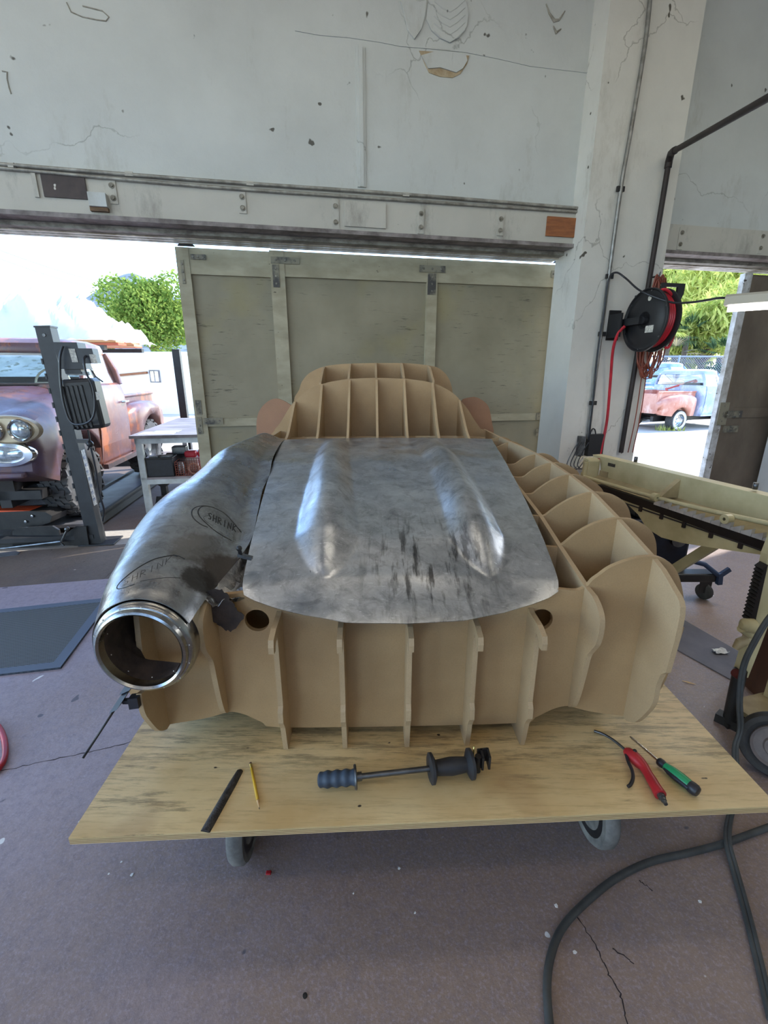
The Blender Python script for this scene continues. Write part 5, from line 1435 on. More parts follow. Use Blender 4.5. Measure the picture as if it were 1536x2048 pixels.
def pickup(name, label, cat, loc, rz, cabm, bedm, wr=.38, wz=None, lugs=True, open_door=False, scale=1.0, frontm=None, whitewall=False, group=None):
    root = thing(name, label, cat, loc, rz, group)
    root.scale = (scale,) * 3
    m = root_matrix(root)
    fm = frontm or cabm
    wz = wr + .12 if wz is None else wz
    # front clip : lofted hood and fenders
    def ring(y, zh, zf, xo, zb):
        H = [(0, zh), (.20, zh), (.36, zh - .005), (.47, zh - .025), (.53, zf - .005), (.62, zf + .01), (.72, zf - .01), (.80, zf - .055), (xo - .02, zf - .14), (xo, zf - .28), (xo - .005, .85), (xo - .02, zb)]
        return [(x, y, z) for x, z in H] + [(-x, y, z) for x, z in H[::-1][:-1]]
    rings = [ring(*q) for q in ((-.05, 1.10, 1.10, .78, .70), (-.03, 1.145, 1.135, .81, .66), (.04, 1.185, 1.165, .845, .62), (.16, 1.23, 1.20, .87, .57), (.4, 1.285, 1.245, .885, .54), (.75, 1.34, 1.30, .89, .52), (1.02, 1.385, 1.345, .885, .52))]
    fc = MB(m).loft(rings).build('front_clip', fm, root, angle=35)
    arch = MB(m)
    for s_ in (1, -1): arch.cyl((s_ * .48, .62, wz), (s_ * 1.1, .62, wz), wr + .085, 40)
    cut(fc, arch)
    MB(m).box((-.5, .1, .5), (.5, 1.0, .7)).build('engine_bay', M['darkin'], root)
    # hood seam
    MB(m).tube([(-.5, -.045, 1.10), (-.2, -.06, 1.118), (.2, -.06, 1.118), (.5, -.045, 1.10)], .014, 8).build('hood_lip', fm, root)
    # grille
    MB(m).cbox((-.40, -.065, .80), (.40, -.04, 1.02), .02).build('grille_recess', M['darkin'], root)
    for z in (.84, .885, .93, .975):
        MB(m).cbox((-.38, -.085, z), (.38, -.062, z + .018), .006).build('grille_bar', M['chrome'], root)
    for s_ in (1, -1):
        pod = MB(m).lathe([(.0, .0), (.24, .0), (.255, .02), (.24, .055), (.215, .065), (.205, .05), (0, .05)], (s_ * .665, -.045, 1.055), (0, -1, 0), 40, squash=.47).build('headlight_pod', M['chrome'] if False else simple('pale_bezel_paint', srgb(190, 176, 150), .35, .3), root)
        for dx in (-.105, .105):
            hl = MB(m).lathe([(.068, .0), (.086, .012), (.090, .03), (.082, .04), (.072, .03)], (s_ * .665 + dx, -.09, 1.055), (0, -1, 0), 28).build('lamp_bezel', M['chrome'], pod)
            MB(m).lathe([(.074, .02), (.06, .035), (.03, .046), (0, .05)], (s_ * .665 + dx, -.09, 1.055), (0, -1, 0), 28).build('lamp_lens', M['lens'], hl)
        pk_ = MB(m).lathe([(0, 0), (.23, 0), (.235, .03), (.215, .055), (.16, .06), (.15, .04), (0, .035)], (s_ * .60, -.045, .855), (0, -1, 0), 36, squash=.46).build('parking_lamp_bezel', M['chrome'], root)
        MB(m).lathe([(.15, .036), (.08, .055), (0, .06)], (s_ * .60, -.045, .855), (0, -1, 0), 28, squash=.46).build('parking_lamp_lens', M['lens'], pk_)
    MB(m).cbox((-.72, -.12, .655), (.72, -.05, .70), .015).build('front_valance', M['greymetal'] if fm is not M['purplebody'] else fm, root)
    MB(m).box((-.7, .1, .42), (.7, .25, .5)).cyl((-.75, .62, wz), (.75, .62, wz), .05, 10).box((-.45, .1, .35), (-.36, 3.3, .5)).box((.36, .1, .35), (.45, 3.3, .5)).cyl((-.75, 2.72, wz), (.75, 2.72, wz), .06, 10).build('chassis', M['blackmetal'], root)
    # cab
    cabr = [rrect(x, 1.0, 1.97, z, .10) for x, z in ((.83, .50), (.86, .56), (.885, .9), (.885, 1.12), (.875, 1.28), (.85, 1.37), (.82, 1.39))]
    MB(m).loft(cabr).build('cab', cabm, root)
    for s_ in (1, -1):
        dm = MB(m).grid([[(s_ * (x + .006), y, z) for y in (1.06, 1.3, 1.6, 1.86)] for x, z in ((.845, .54), (.885, .9), (.885, 1.12), (.875, 1.28), (.85, 1.365))], True, th=.012)
        dr_ = dm.build('door', cabm, root)
        MB(m).tube([(s_ * .905, 1.70, 1.17), (s_ * .93, 1.72, 1.175), (s_ * .93, 1.83, 1.175), (s_ * .90, 1.84, 1.17)], .012, 8).build('door_handle', M['chrome'], dr_)
    roof = [rrect(x, y0, y1, z, .14) for x, y0, y1, z in ((.735, 1.26, 1.95, 1.70), (.735, 1.25, 1.95, 1.745), (.715, 1.27, 1.94, 1.80), (.62, 1.34, 1.88, 1.84), (.42, 1.44, 1.78, 1.858))]
    MB(m).loft(roof).build('roof', cabm, root)
    for s_ in (1, -1):
        MB(m).tube([(s_ * .80, 1.03, 1.37), (s_ * .79, 1.12, 1.52), (s_ * .72, 1.30, 1.71)], .032, 10).build('windscreen_pillar', cabm, root)
        MB(m).tube([(s_ * .83, 1.90, 1.37), (s_ * .80, 1.91, 1.52), (s_ * .715, 1.90, 1.71)], .042, 10).build('rear_pillar', cabm, root)
        MB(m).tube([(s_ * .83, 1.36, 1.37), (s_ * .785, 1.38, 1.55), (s_ * .735, 1.40, 1.71)], .012, 8).build('vent_bar', M['chrome'], root)
        MB(m).add([(s_ * .82, 1.05, 1.38), (s_ * .82, 1.88, 1.38), (s_ * .725, 1.88, 1.71), (s_ * .725, 1.30, 1.71)], [(0, 1, 2, 3)]).build('side_window', M['glass'], root)
    ws_ = [[(x * a, y + .10 * (1 - abs(x)) * -1, z) for x in (-1, -.6, 0, .6, 1)] for a, y, z in ((.78, 1.06, 1.385), (.75, 1.17, 1.55), (.71, 1.29, 1.71))]
    MB(m).grid(ws_).build('windscreen', M['glass'], root)
    MB(m).tube([p for p in ws_[0]], .014, 8).build('windscreen_seal', M['darkin'], root)
    MB(m).add([(-.72, 1.95, 1.40), (.72, 1.95, 1.40), (.66, 1.94, 1.68), (-.66, 1.94, 1.68)], [(0, 1, 2, 3)]).build('rear_window', M['glass'], root)
    MB(m).cbox((-.72, 1.15, 1.28), (.72, 1.3, 1.40), .03).build('dashboard', cabm, root)
    MB(m).cbox((-.68, 1.62, .9), (.68, 1.85, 1.46), .05).build('bench_seat', M['darkin'], root)
    sw = Vector((.36, 1.38, 1.40))
    MB(m).tube([sw + Vector((.17 * math.cos(t), .05 * math.sin(t), .15 * math.sin(t))) for t in [2 * PI * k / 24 for k in range(24)]], .011, 8, closed=True).bar(sw + Vector((-.16, 0, 0)), sw + Vector((.16, 0, 0)), .016).cyl(sw, sw + Vector((0, -.2, -.12)), .015).build('steering_wheel', simple('cream_wheel', srgb(205, 200, 185), .4), root)
    for s_ in (1, -1): MB(m).bar((s_ * .90, 1.0, .53), (s_ * .90, 1.97, .53), .05, .05).build('running_board', cabm, root)
    # bed
    bed = MB(m)
    for s_ in (1, -1):
        bed.cbox((s_ * .66 - .02, 2.02, .62), (s_ * .66 + .02, 3.52, 1.20), .008)
        bed.tube([(s_ * .68, 2.02, 1.21), (s_ * .68, 3.52, 1.21)], .025, 10)
    bed.cbox((-.66, 2.02, .62), (.66, 2.05, 1.22), .008).cbox((-.66, 3.49, .62), (.66, 3.53, 1.16), .008).box((-.66, 2.02, .60), (.66, 3.52, .64))
    bed.build('cargo_bed', bedm, root)
    for s_ in (1, -1):
        rr_ = []
        for y, x1, zt_, zb_ in ((2.04, .74, .98, .56), (2.14, .84, 1.06, .52), (2.35, .885, 1.12, .52), (2.72, .90, 1.135, .52), (3.1, .89, 1.11, .53), (3.4, .84, 1.03, .56), (3.55, .75, .90, .62)):
            r_ = [(.67, zt_), (x1 - .08, zt_), (x1 - .03, zt_ - .02), (x1, zt_ - .08), (x1 + .005, zt_ - .2), (x1, (zt_ + zb_) / 2 - .05), (x1 - .02, zb_), (.67, zb_)]
            rr_.append([(s_ * x, y, z) for x, z in r_])
        rf = MB(m).loft(rr_).build('rear_fender', bedm, root)
        cut(rf, MB(m).cyl((s_ * .5, 2.72, wz), (s_ * 1.1, 2.72, wz), wr + .075, 40))
    for yy in (.62, 2.72):
        for s_ in (1, -1):
            t = MB(m); tyre(t, (s_ * .735, yy, wz), wr, .25, lugs=lugs and yy < 1 or lugs and s_ > 0)
            t_ = t.build('wheel', M['tyre'], root)
            MB(m).lathe([(0, -.02), (wr * .2, .0), (wr * .25, -.02), (wr * .5, -.03), (wr * .57, .03), (wr * .58, .05)] if True else [], (s_ * .80, yy, wz), (s_, 0, 0), 32).build('rim', M['chrome'] if whitewall else M['greymetal'], t_)
            if whitewall:
                MB(m).lathe([(wr * .60, .0), (wr * .86, .004)], (s_ * (.735 + .127), yy, wz), (s_, 0, 0), 36).build('whitewall', simple('whitewall_rubber', srgb(225, 222, 214), .6), t_)
    return root
TRZ = R(9.0)
tl = Vector((-3.74, 3.72, 0))
truck = pickup('pickup_truck', 'rusty brown vintage pickup truck with quad headlights parked on the lift at left', 'pickup truck', tl, TRZ, M['rustbody'], M['rustbody'], frontm=M['purplebody'])

# ------------------------------------------------------------------ lift carrying it
M['liftblack'] = simple('dark_grey_lift_paint', srgb(34, 35, 39), 0.45, 0.0, srgb(44, 46, 50), 8)
M['rampgrey'] = simple('scuffed_ramp_steel', srgb(128, 130, 140), 0.4, 0.5, srgb(96, 98, 104), 5)
lift = thing('four_post_lift', 'dark grey four-post car lift under the rusty pickup', 'car lift', (-3.6, 3.8, 0), TRZ)
ml = Matrix.Translation(tl) @ Matrix.Rotation(TRZ, 4, 'Z')
pb = ml.inverted() @ onz(190, 1090)
lean = R(2.2)
def lpost(px_, py_, h, lean_=0, h2=.105):
    mm = ml @ Matrix.Translation((px_, py_, 0)) @ Matrix.Rotation(-lean_, 4, 'Y')
    p = MB(mm).box((-.055, -.055, 0), (.055, .055, h)).box((-.06, -.06, h - .012), (.06, .06, h)).build('post', M['liftblack'], lift)
    MB(ml).cbox((px_ - .13, py_ - .09, 0), (px_ + .17, py_ + .14, .012), .003).build('base_plate', M['liftblack'], p)
    return p, mm
fpst, fm_ = lpost(pb.x, pb.y + .06, 1.86, lean)
for k in range(11):
    z = .42 + k * .115
    MB(fm_).box((-.066, -.06, z), (-.054, -.02, z + .045)).build('latch_tab', M['liftblack'], fpst)
lab = MB(fm_).box((.056, -.035, .36), (.058, .03, .86)).build('warning_label', M['white_label'], fpst)
for k in range(7):
    z = .40 + k * .063
    MB(fm_).box((.058, -.028, z), (.0588, .022, z + .028)).build('printed_block', simple('label_print', srgb(60, 70, 96), .6, 0, srgb(190, 190, 190), 60), lab)
MB(fm_).cyl((.0, -.056, 1.79), (.0, -.062, 1.79), .012, 10).build('bolt', M['greymetal'], fpst)
rp_ = ml.inverted() @ ondepth(360, 760, 7.7)
lpost(rp_.x, rp_.y, 1.86)
lpost(-1.15, pb.y + .06, 1.86)
for x0 in (.47, -.95):
    rm = MB(ml).box((x0, .28, .085), (x0 + .48, 3.9, .115)).build('ramp', M['rampgrey'], lift)
    MB(ml).box((x0, .28, .02), (x0 + .03, 3.9, .135)).box((x0 + .45, .28, .02), (x0 + .48, 3.9, .135)).build('ramp_rail', M['liftblack'], rm)
MB(ml).box((-1.1, -.02, .06), (pb.x, .08, .10)).box((-1.1, 3.9, .0), (rp_.x, 4.02, .12)).build('cross_beam', M['liftblack'], lift)
def lq(x, y, Y): return ondepth(x, y, Y)
def lplate(pxs, Y, th, name, m):
    P = [lq(x, y, Y) for x, y in pxs]
    return MB().prism([(p.x, p.z) for p in P], (0, Y, 0), (1, 0, 0), (0, 0, 1), (0, 1, 0), th).build(name, m, lift)
lplate([(25, 1094), (25, 1062), (36, 1056), (104, 1052), (117, 1060), (122, 1088)], 3.86, .02, 'cover_plate', M['blackmetal'])
lplate([(124, 1090), (128, 1070), (150, 1054), (172, 1053), (178, 1092)], 3.85, .02, 'cover_plate', M['blackmetal'])
MB().tube([lq(128, 1092, 3.80), lq(122, 1085, 3.80), lq(134, 1060, 3.80)], .010, 8).ball(lq(134, 1058, 3.80), .022, 8).build('release_lever', M['greymetal'], lift)
MB().tube([lq(-40, 1106, 3.80), lq(4, 1097, 3.80), lq(122, 1083, 3.80)], .012, 8).build('release_rod', M['greymetal'], lift)
lplate([(-60, 1098), (-60, 1080), (30, 1080), (120, 1078), (120, 1092)], 3.88, .03, 'base_channel', M['liftblack'])
# power unit hung on the post
pu = MB().obox(lq(146, 712, 3.84), (1, .15, 0), (-.15, 1, 0), (-.1, 0, 1), .085, .07, .10).obox(lq(150, 735, 3.84), (1, .15, 0), (-.15, 1, 0), (-.1, 0, 1), .06, .05, .05).build('motor_head', M['darkplastic'], lift)
MB().obox(lq(147, 711, 3.765), (1, .15, 0), (-.15, 1, 0), (-.1, 0, 1), .022, .002, .05).build('motor_label', M['white_label'], pu)
ctb = MB().obox(lq(177, 712, 3.80), (1, .15, 0), (-.15, 1, 0), (-.1, 0, 1), .06, .05, .055).build('control_box', M['darkplastic'], lift)
MB().obox(lq(187, 718, 3.745), (1, .15, 0), (-.15, 1, 0), (-.1, 0, 1), .022, .002, .034).build('control_label', M['white_label'], ctb)
MB().obox(lq(158, 747, 3.82), (1, .15, 0), (-.15, 1, 0), (-.1, 0, 1), .085, .02, .015).build('mount_strap', M['greymetal'], lift)
tk = lq(170, 808, 3.82)
tnk = MB(Matrix.Translation(tk) @ Matrix.Rotation(R(9), 4, 'Z') @ Matrix.Rotation(R(-4), 4, 'Y')).cbox((-.12, -.07, -.20), (.13, .10, .20), .03)
for k in range(5): tnk.cbox((-.11 + .035 * k, -.078, -.19), (-.09 + .035 * k, -.06, .15), .006)
tnk = tnk.build('oil_tank', M['blackmetal'], lift)
MB().obox(lq(193, 792, 3.72), (1, .15, 0), (-.15, 1, 0), (0, 0, 1), .010, .03, .03).build('tank_label', M['white_label'], tnk)
MB().tube(spline([lq(172, 712, 3.74), lq(168, 720, 3.70), lq(172, 745, 3.68), lq(186, 775, 3.68), lq(190, 815, 3.68), lq(182, 840, 3.68), lq(160, 849, 3.68), lq(140, 842, 3.69), lq(127, 805, 3.70), lq(121, 760, 3.71), lq(120, 715, 3.72), lq(126, 692, 3.74)], 6), .009, 8).build('power_cable', M['darkplastic'], lift)
MB().tube(spline([lq(176, 860, 3.8), lq(180, 885, 3.8), lq(176, 900, 3.8)], 5), .007, 6).ball(lq(180, 888, 3.78), .028, 6).bar(lq(154, 882, 3.8), lq(180, 882, 3.8), .03).build('hydraulic_fitting', M['blackmetal'], lift)
MB().tube(spline([lq(182, 895, 3.8), lq(192, 940, 3.8), lq(200, 990, 3.8), lq(208, 1020, 3.82), lq(206, 1042, 3.84)], 6), .008, 6).build('hydraulic_line', M['darkplastic'], lift)
MB().tube([lq(184, 742, 3.78), lq(190, 752, 3.76), lq(206, 764, 3.76)], .006, 6).build('lowering_lever', M['blackmetal'], lift)
# floor jack in front of the truck
jk = thing('floor_jack', 'low black trolley jack with orange top plate at far left under the truck nose', 'floor jack', lq(40, 1050, 3.95))
P = [lq(x, y, 3.95) for x, y in ((-60, 1062), (-60, 1028), (60, 1022), (90, 1024), (104, 1032), (100, 1045), (60, 1058))]
MB().prism([(p.x, p.z) for p in P], (0, 3.95, 0), (1, 0, 0), (0, 0, 1), (0, 1, 0), .22).build('jack_frame', M['blackmetal'], jk)
a = lq(-60, 1026, 3.95); b = lq(58, 1022, 3.95)
MB().box((a.x, 3.96, a.z), (b.x, 4.12, a.z + .02)).build('top_plate', simple('orange_jack_paint', srgb(220, 84, 40), .4), jk)
for x, y in ((65, 1032), (52, 1043)):
    c = lq(x, y, 3.945); MB().lathe([(0, .012), (.012, .01), (.014, 0)], c, (0, -1, 0), 10).build('bolt', M['chrome'], jk)
sp = thing('flat_bar', 'short blue-grey flat steel bar lying on the floor at far left', 'steel bar', onz(0, 1110))
MB().prism([(p.x, p.y) for p in (onz(-60, 1122), onz(36, 1110), onz(41, 1105), onz(30, 1103), onz(-60, 1112))], (0, 0, 0), (1, 0, 0), (0, 1, 0), (0, 0, 1), .008).build('bar', M['rampgrey'], sp)

# ------------------------------------------------------------------ work bench outside the doors
BRZ = R(9.9)
bt = ondepth(257, 872, 4.6)
bz = bt.z
bench = thing('work_bench', 'grey metal work table with weathered top standing behind the left door', 'table', (bt.x, bt.y, 0), BRZ)
mbn = root_matrix(bench)
M['weathered'] = simple('weathered_plank_top', srgb(150, 144, 150), .55, 0, srgb(96, 90, 90), 3, stretch=(1, 6, 1), spk=srgb(70, 62, 60), spk_scale=9, spk_at=.66)
M['palegrey'] = simple('pale_grey_paint', srgb(196, 204, 208), .45, .1, srgb(166, 172, 174), 8)
MB(mbn).box((0, 0, bz - .03), (1.0, 1.95, bz)).build('bench_top', M['weathered'], bench)
for x in (.04, .90):
    for y in (.03, 1.85):
        MB(mbn).box((x, y, 0), (x + .06, y + .06, bz - .03)).build('leg', M['palegrey'], bench)
MB(mbn).box((.04, .02, bz - .085), (.98, .05, bz - .03)).box((.04, .02, bz - .085), (.07, 1.9, bz - .03)).build('apron', M['palegrey'], bench)
zs = ondepth(297, 959, 4.62).z
MB(mbn).box((.06, .03, zs - .06), (.95, .07, zs - .01)).build('shelf_rail', M['palegrey'], bench)
MB(mbn).box((.05, .03, zs - .01), (.97, 1.88, zs + .012)).build('shelf', M['weathered'], bench)
zs += .012
def bl(x, y, Y): return mbn.inverted() @ ondepth(x, y, Y)
def on_bench(name, label, cat, lx, ly, z): 
    p = mbn @ Vector((lx, ly, z)); r_ = thing(name, label, cat, p, BRZ); return r_, root_matrix(r_)
r_, m_ = on_bench('battery_box', 'black battery box on the table shelf', 'battery', .105, .05, zs)
MB(m_).cbox((0, 0, 0), (.265, .18, .19), .008).build('case', M['darkplastic'], r_)
MB(m_).cbox((-.005, -.005, .185), (.27, .185, .205), .006).build('lid', M['blackmetal'], r_)
for k in range(2): MB(m_).box((.03 + .12 * k, .03, .205), (.12 + .12 * k, .13, .215)).build('vent_cap', M['greymetal'], r_)
r_, m_ = on_bench('wire_basket', 'rusty wire basket beside the black battery box', 'basket', .385, .06, zs)
mb = MB(m_)
for k in range(13):
    x = .025 * k
    mb.bar((x, 0, 0), (x, 0, .15), .004).bar((x, .2, 0), (x, .2, .15), .004).bar((x, 0, .004), (x, .2, .004), .004)
for k in range(7):
    z = .003 + .0245 * k
    mb.bar((0, 0, z), (.30, 0, z), .004).bar((0, .2, z), (.30, .2, z), .004).bar((0, 0, z), (0, .2, z), .004).bar((.30, 0, z), (.30, .2, z), .004)
mb.build('wire_mesh', M['cord'], r_)
r_, m_ = on_bench('ring_part', 'rusty metal ring lying in the wire basket', 'ring', .50, .10, zs + .01)
MB(m_).tube([(.06 + .055 * math.cos(t), .0, .058 + .055 * math.sin(t)) for t in [2 * PI * k / 24 for k in range(24)]], .009, 8, closed=True).build('ring', simple('pale_rust', srgb(170, 130, 112), .6), r_)
r_, m_ = on_bench('glass_jar', 'grey glass jar of bits standing in the wire basket', 'jar', .425, .12, zs + .008)
MB(m_).lathe([(0, 0), (.035, 0), (.037, .01), (.037, .10), (.03, .12), (.03, .135), (0, .135)], (0, 0, 0), (0, 0, 1), 20).build('jar_body', M['greymetal'], r_)
r_, m_ = on_bench('electric_motor', 'grey electric motor behind the black battery box', 'motor', .24, .42, zs)
MB(m_).cyl((-.02, 0, .10), (.26, 0, .10), .095, 20).cbox((.05, -.06, .18), (.2, .06, .27), .01).box((0, -.09, 0), (.24, .09, .02)).build('motor_case', M['greymetal'], r_)
r_, m_ = on_bench('red_bottle', 'tall red plastic bottle on the shelf beside the door edge', 'bottle', .62, .30, zs)
MB(m_).lathe([(0, 0), (.045, 0), (.048, .02), (.048, .20), (.03, .25), (.018, .26), (.018, .29), (0, .29)], (0, 0, 0), (0, 0, 1), 24).build('bottle_body', simple('red_bottle', srgb(204, 36, 60), .35), r_)
MB(m_).lathe([(.0487, .07), (.0487, .17)], (0, 0, 0), (0, 0, 1), 24).build('bottle_label', simple('pink_label', srgb(200, 70, 110), .5, 0, srgb(235, 220, 225), 40), r_)
r_, m_ = on_bench('oil_jug', 'white and red oil jug in the middle of the table shelf', 'jug', .49, .36, zs)
MB(m_).cbox((-.06, -.05, 0), (.07, .05, .15), .02).build('jug_body', simple('white_jug', srgb(222, 212, 204), .4), r_)
MB(m_).cbox((-.065, -.05, .15), (.06, .05, .22), .02).tube([(.05, 0, .2), (.09, 0, .17), (.08, 0, .09)], .014, 8).build('jug_handle', simple('red_jug', srgb(206, 50, 66), .4), r_)
r_, m_ = on_bench('toolbox', 'grey flat tool case at the back of the table shelf', 'tool case', .52, .8, zs)
MB(m_).cbox((0, 0, 0), (.34, .2, .24), .01).build('case', M['greymetal'], r_)
r_, m_ = on_bench('paper_sheet', 'pale papers lying on the near left corner of the table top', 'paper', .06, .08, bz)
MB(m_).box((0, 0, 0), (.34, .22, .003)).build('sheet', simple('pale_green_paper', srgb(214, 232, 230), .7), r_)
MB(m_).box((.1, .12, .003), (.36, .3, .006)).build('sheet', simple('grey_paper', srgb(160, 176, 182), .7), r_)
r_, m_ = on_bench('paper_stack', 'small white paper pad at the far end of the table top', 'paper', .42, 1.65, bz)
MB(m_).box((0, 0, 0), (.3, .2, .02)).build('pad', M['paper'], r_)
for k, (x, y) in enumerate(((345, 985), (330, 1000))):
    p = onz(x + 6, 1022 + 4 * k)
    js = thing('jack_stand', ('dark jack stand under the table, nearer the door', 'dark jack stand under the table, nearer the lift')[k], 'jack stand', (p.x + .1 * (1 - k), p.y + .25 * (1 - k), 0))
    mj = root_matrix(js)
    MB(mj).prism([(-.11, 0), (.11, 0), (.05, .22), (-.05, .22)], (0, -.1, 0), (1, 0, 0), (0, 0, 1), (0, 1, 0), .2).build('base', M['blackmetal'], js)
    MB(mj).prism([(-.03, .2), (.03, .2), (.03, .31), (.08, .35), (.09, .39), (.04, .365), (0, .35), (-.04, .365), (-.09, .39), (-.08, .35), (-.03, .31)], (0, -.025, 0), (1, 0, 0), (0, 0, 1), (0, 1, 0), .05).build('saddle_post', M['blackmetal'], js)

# ------------------------------------------------------------------ things far outside on the left
def leafmat(name, a, b):
    m = bpy.data.materials.new(name); m.use_nodes = True
    nt = m.node_tree; nt.nodes.clear()
    out = nt.nodes.new('ShaderNodeOutputMaterial'); mx = nt.nodes.new('ShaderNodeMixShader')
    d = nt.nodes.new('ShaderNodeBsdfDiffuse'); t = nt.nodes.new('ShaderNodeBsdfTranslucent')
    oi = nt.nodes.new('ShaderNodeNewGeometry')
    c = mix(nt, oi.outputs['Random Per Island'], a, b)
    nt.links.new(c, d.inputs['Color']); nt.links.new(c, t.inputs['Color'])
    mx.inputs[0].default_value = .45
    nt.links.new(d.outputs[0], mx.inputs[1]); nt.links.new(t.outputs[0], mx.inputs[2]); nt.links.new(mx.outputs[0], out.inputs['Surface'])
    return m
M['leafA'] = leafmat('broad_green_leaf', srgb(92, 124, 56), srgb(160, 176, 90))
M['leafB'] = leafmat('feathery_yellow_green_leaf', srgb(150, 166, 78), srgb(212, 212, 130))
M['leafC'] = leafmat('dark_palm_leaf', srgb(50, 74, 52), srgb(100, 124, 86))
M['leafD'] = leafmat('dry_palm_leaf', srgb(120, 118, 104), srgb(150, 142, 108))
M['bark'] = simple('grey_bark', srgb(120, 104, 88), .85, 0, srgb(84, 70, 58), 9, stretch=(1, 1, .3), bmp=.3)
def tree(name, label, base, blobs, nleaf, ls, lm, trunk_r, seed, hang=0.0, group=None, asp=2.0):
    rng = random.Random(seed)
    root = thing(name, label, 'tree', base, group=group)
    mb = MB()
    W_ = sum(b[3] ** 2 for b in blobs)
    for (x, y, z, r_) in blobs:
        n = int(nleaf * r_ * r_ / W_)
        for k in range(n):
            d = Vector((rng.gauss(0, 1), rng.gauss(0, 1), rng.gauss(0, 1))).normalized()
            c = Vector((x, y, z)) + d * r_ * (rng.uniform(.35, 1.0) ** .5) * rng.uniform(.85, 1.06)
            a = Vector((rng.gauss(0, 1), rng.gauss(0, 1), rng.gauss(0, 1) - hang * 2.5)).normalized()
            b = a.cross(Vector((rng.gauss(0, 1), rng.gauss(0, 1), rng.gauss(0, 1)))).normalized()
            L = ls * rng.uniform(.6, 1.3); w = L / asp
            mb.add([c - a * L / 2, c + b * w / 2, c + a * L / 2, c - b * w / 2], [(0, 1, 2, 3)])
    mb.build('crown', lm, root, weld=0)
    mb = MB()
    bs = vv(base)
    top = Vector((sum(b[0] for b in blobs) / len(blobs), sum(b[1] for b in blobs) / len(blobs), sum(b[2] for b in blobs) / len(blobs)))
    mb.tube(spline([bs, bs * .5 + top * .5 + Vector((.1, 0, 0)), top], 4), [trunk_r * (1 - .06 * k) for k in range(9)], 8)
    for b in blobs[:6]:
        mb.tube([bs * .45 + top * .55, Vector(b[:3])], [trunk_r * .5, trunk_r * .15], 6)
    mb.build('trunk', M['bark'], root)
    return root
def bush(name, label, cx, cy, cz, R_, nb, seed, sx=1.0, sz=1.0, **kw):
    rng = random.Random(seed)
    blobs = []
    for k in range(nb):
        d = Vector((rng.gauss(0, 1), rng.gauss(0, 1), rng.gauss(0, 1))).normalized() * R_ * rng.uniform(.3, .78)
        blobs.append((cx + d.x * sx, cy + d.y, cz + d.z * sz, R_ * rng.uniform(.28, .46)))
    return tree(name, label, (cx, cy, -.02), blobs, seed=seed, **kw)
c = ondepth(300, 628, 26)
bush('leafy_tree', 'bright green leafy tree beyond the white building at left', c.x, 26, c.z, 2.45, 22, 5, nleaf=16000, ls=.22, lm=M['leafA'], trunk_r=.22)
c = ondepth(215, 695, 25)
bush('shrub', 'low green shrub under the lumber rack edge at left', c.x, 25, c.z - .3, .9, 8, 6, nleaf=1200, ls=.3, lm=M['leafA'], trunk_r=.08)
# hill
pts = [(-40, 640), (60, 625), (140, 612), (180, 598), (215, 566), (255, 547), (290, 556), (330, 585), (400, 610), (520, 640), (700, 660)]
rows = []
rng = random.Random(2)
for k, dy in enumerate((0, 30, 70, 120)):
    r_ = []
    for p in spline([(x, y, 0) for x, y in pts], 5):
        q = ondepth(p.x, p.y, 260)
        r_.append(Vector((q.x, 260 - dy, max(-.5, q.z * (1 - k / 3.0)) + rng.uniform(-1, 1) * (1 if 0 < k < 3 else 0))))
    rows.append(r_)
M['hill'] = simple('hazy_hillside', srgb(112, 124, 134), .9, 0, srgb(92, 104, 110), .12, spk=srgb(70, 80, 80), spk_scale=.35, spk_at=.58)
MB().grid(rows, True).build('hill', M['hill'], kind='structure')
# low white building
b0 = ondepth(150, 706, 18); b1 = ondepth(470, 706, 18)
bd = thing('white_building', 'low white flat-roofed building beyond the truck at left', 'building', ((b0.x + b1.x) / 2, 18.5, -.02))
M['whitewall'] = simple('sunlit_white_stucco', srgb(240, 236, 228), .8, 0, srgb(228, 222, 214), 1.5)
MB().box((b0.x, 18, -.02), (b1.x, 22, b0.z)).build('walls', M['whitewall'], bd)
MB().box((b0.x - .1, 17.9, b0.z - .06), (b1.x + .1, 22.1, b0.z + .04)).build('roof_edge', M['whitewall'], bd)
w0, w1 = ondepth(298, 740, 17.98), ondepth(322, 765, 17.98)
wf = MB().box((w0.x, 17.95, w1.z), (w1.x, 18.02, w0.z)).build('window', M['weathered'], bd)
MB().box((w0.x + .05, 17.94, w1.z + .04), (w0.x * .5 + w1.x * .5 - .02, 17.95, w0.z - .05)).box((w0.x * .5 + w1.x * .5 + .02, 17.94, w1.z + .04), (w1.x - .05, 17.95, w0.z - .05)).build('pane', M['lens'], wf)
a0, a1 = ondepth(205, 752, 16.8), ondepth(262, 745, 16.8)
MB().bar((a0.x - .3, 17.98, a0.z), (a1.x, 17.98, a1.z), .25, .08).build('awning_board', M['orangewood'], bd)
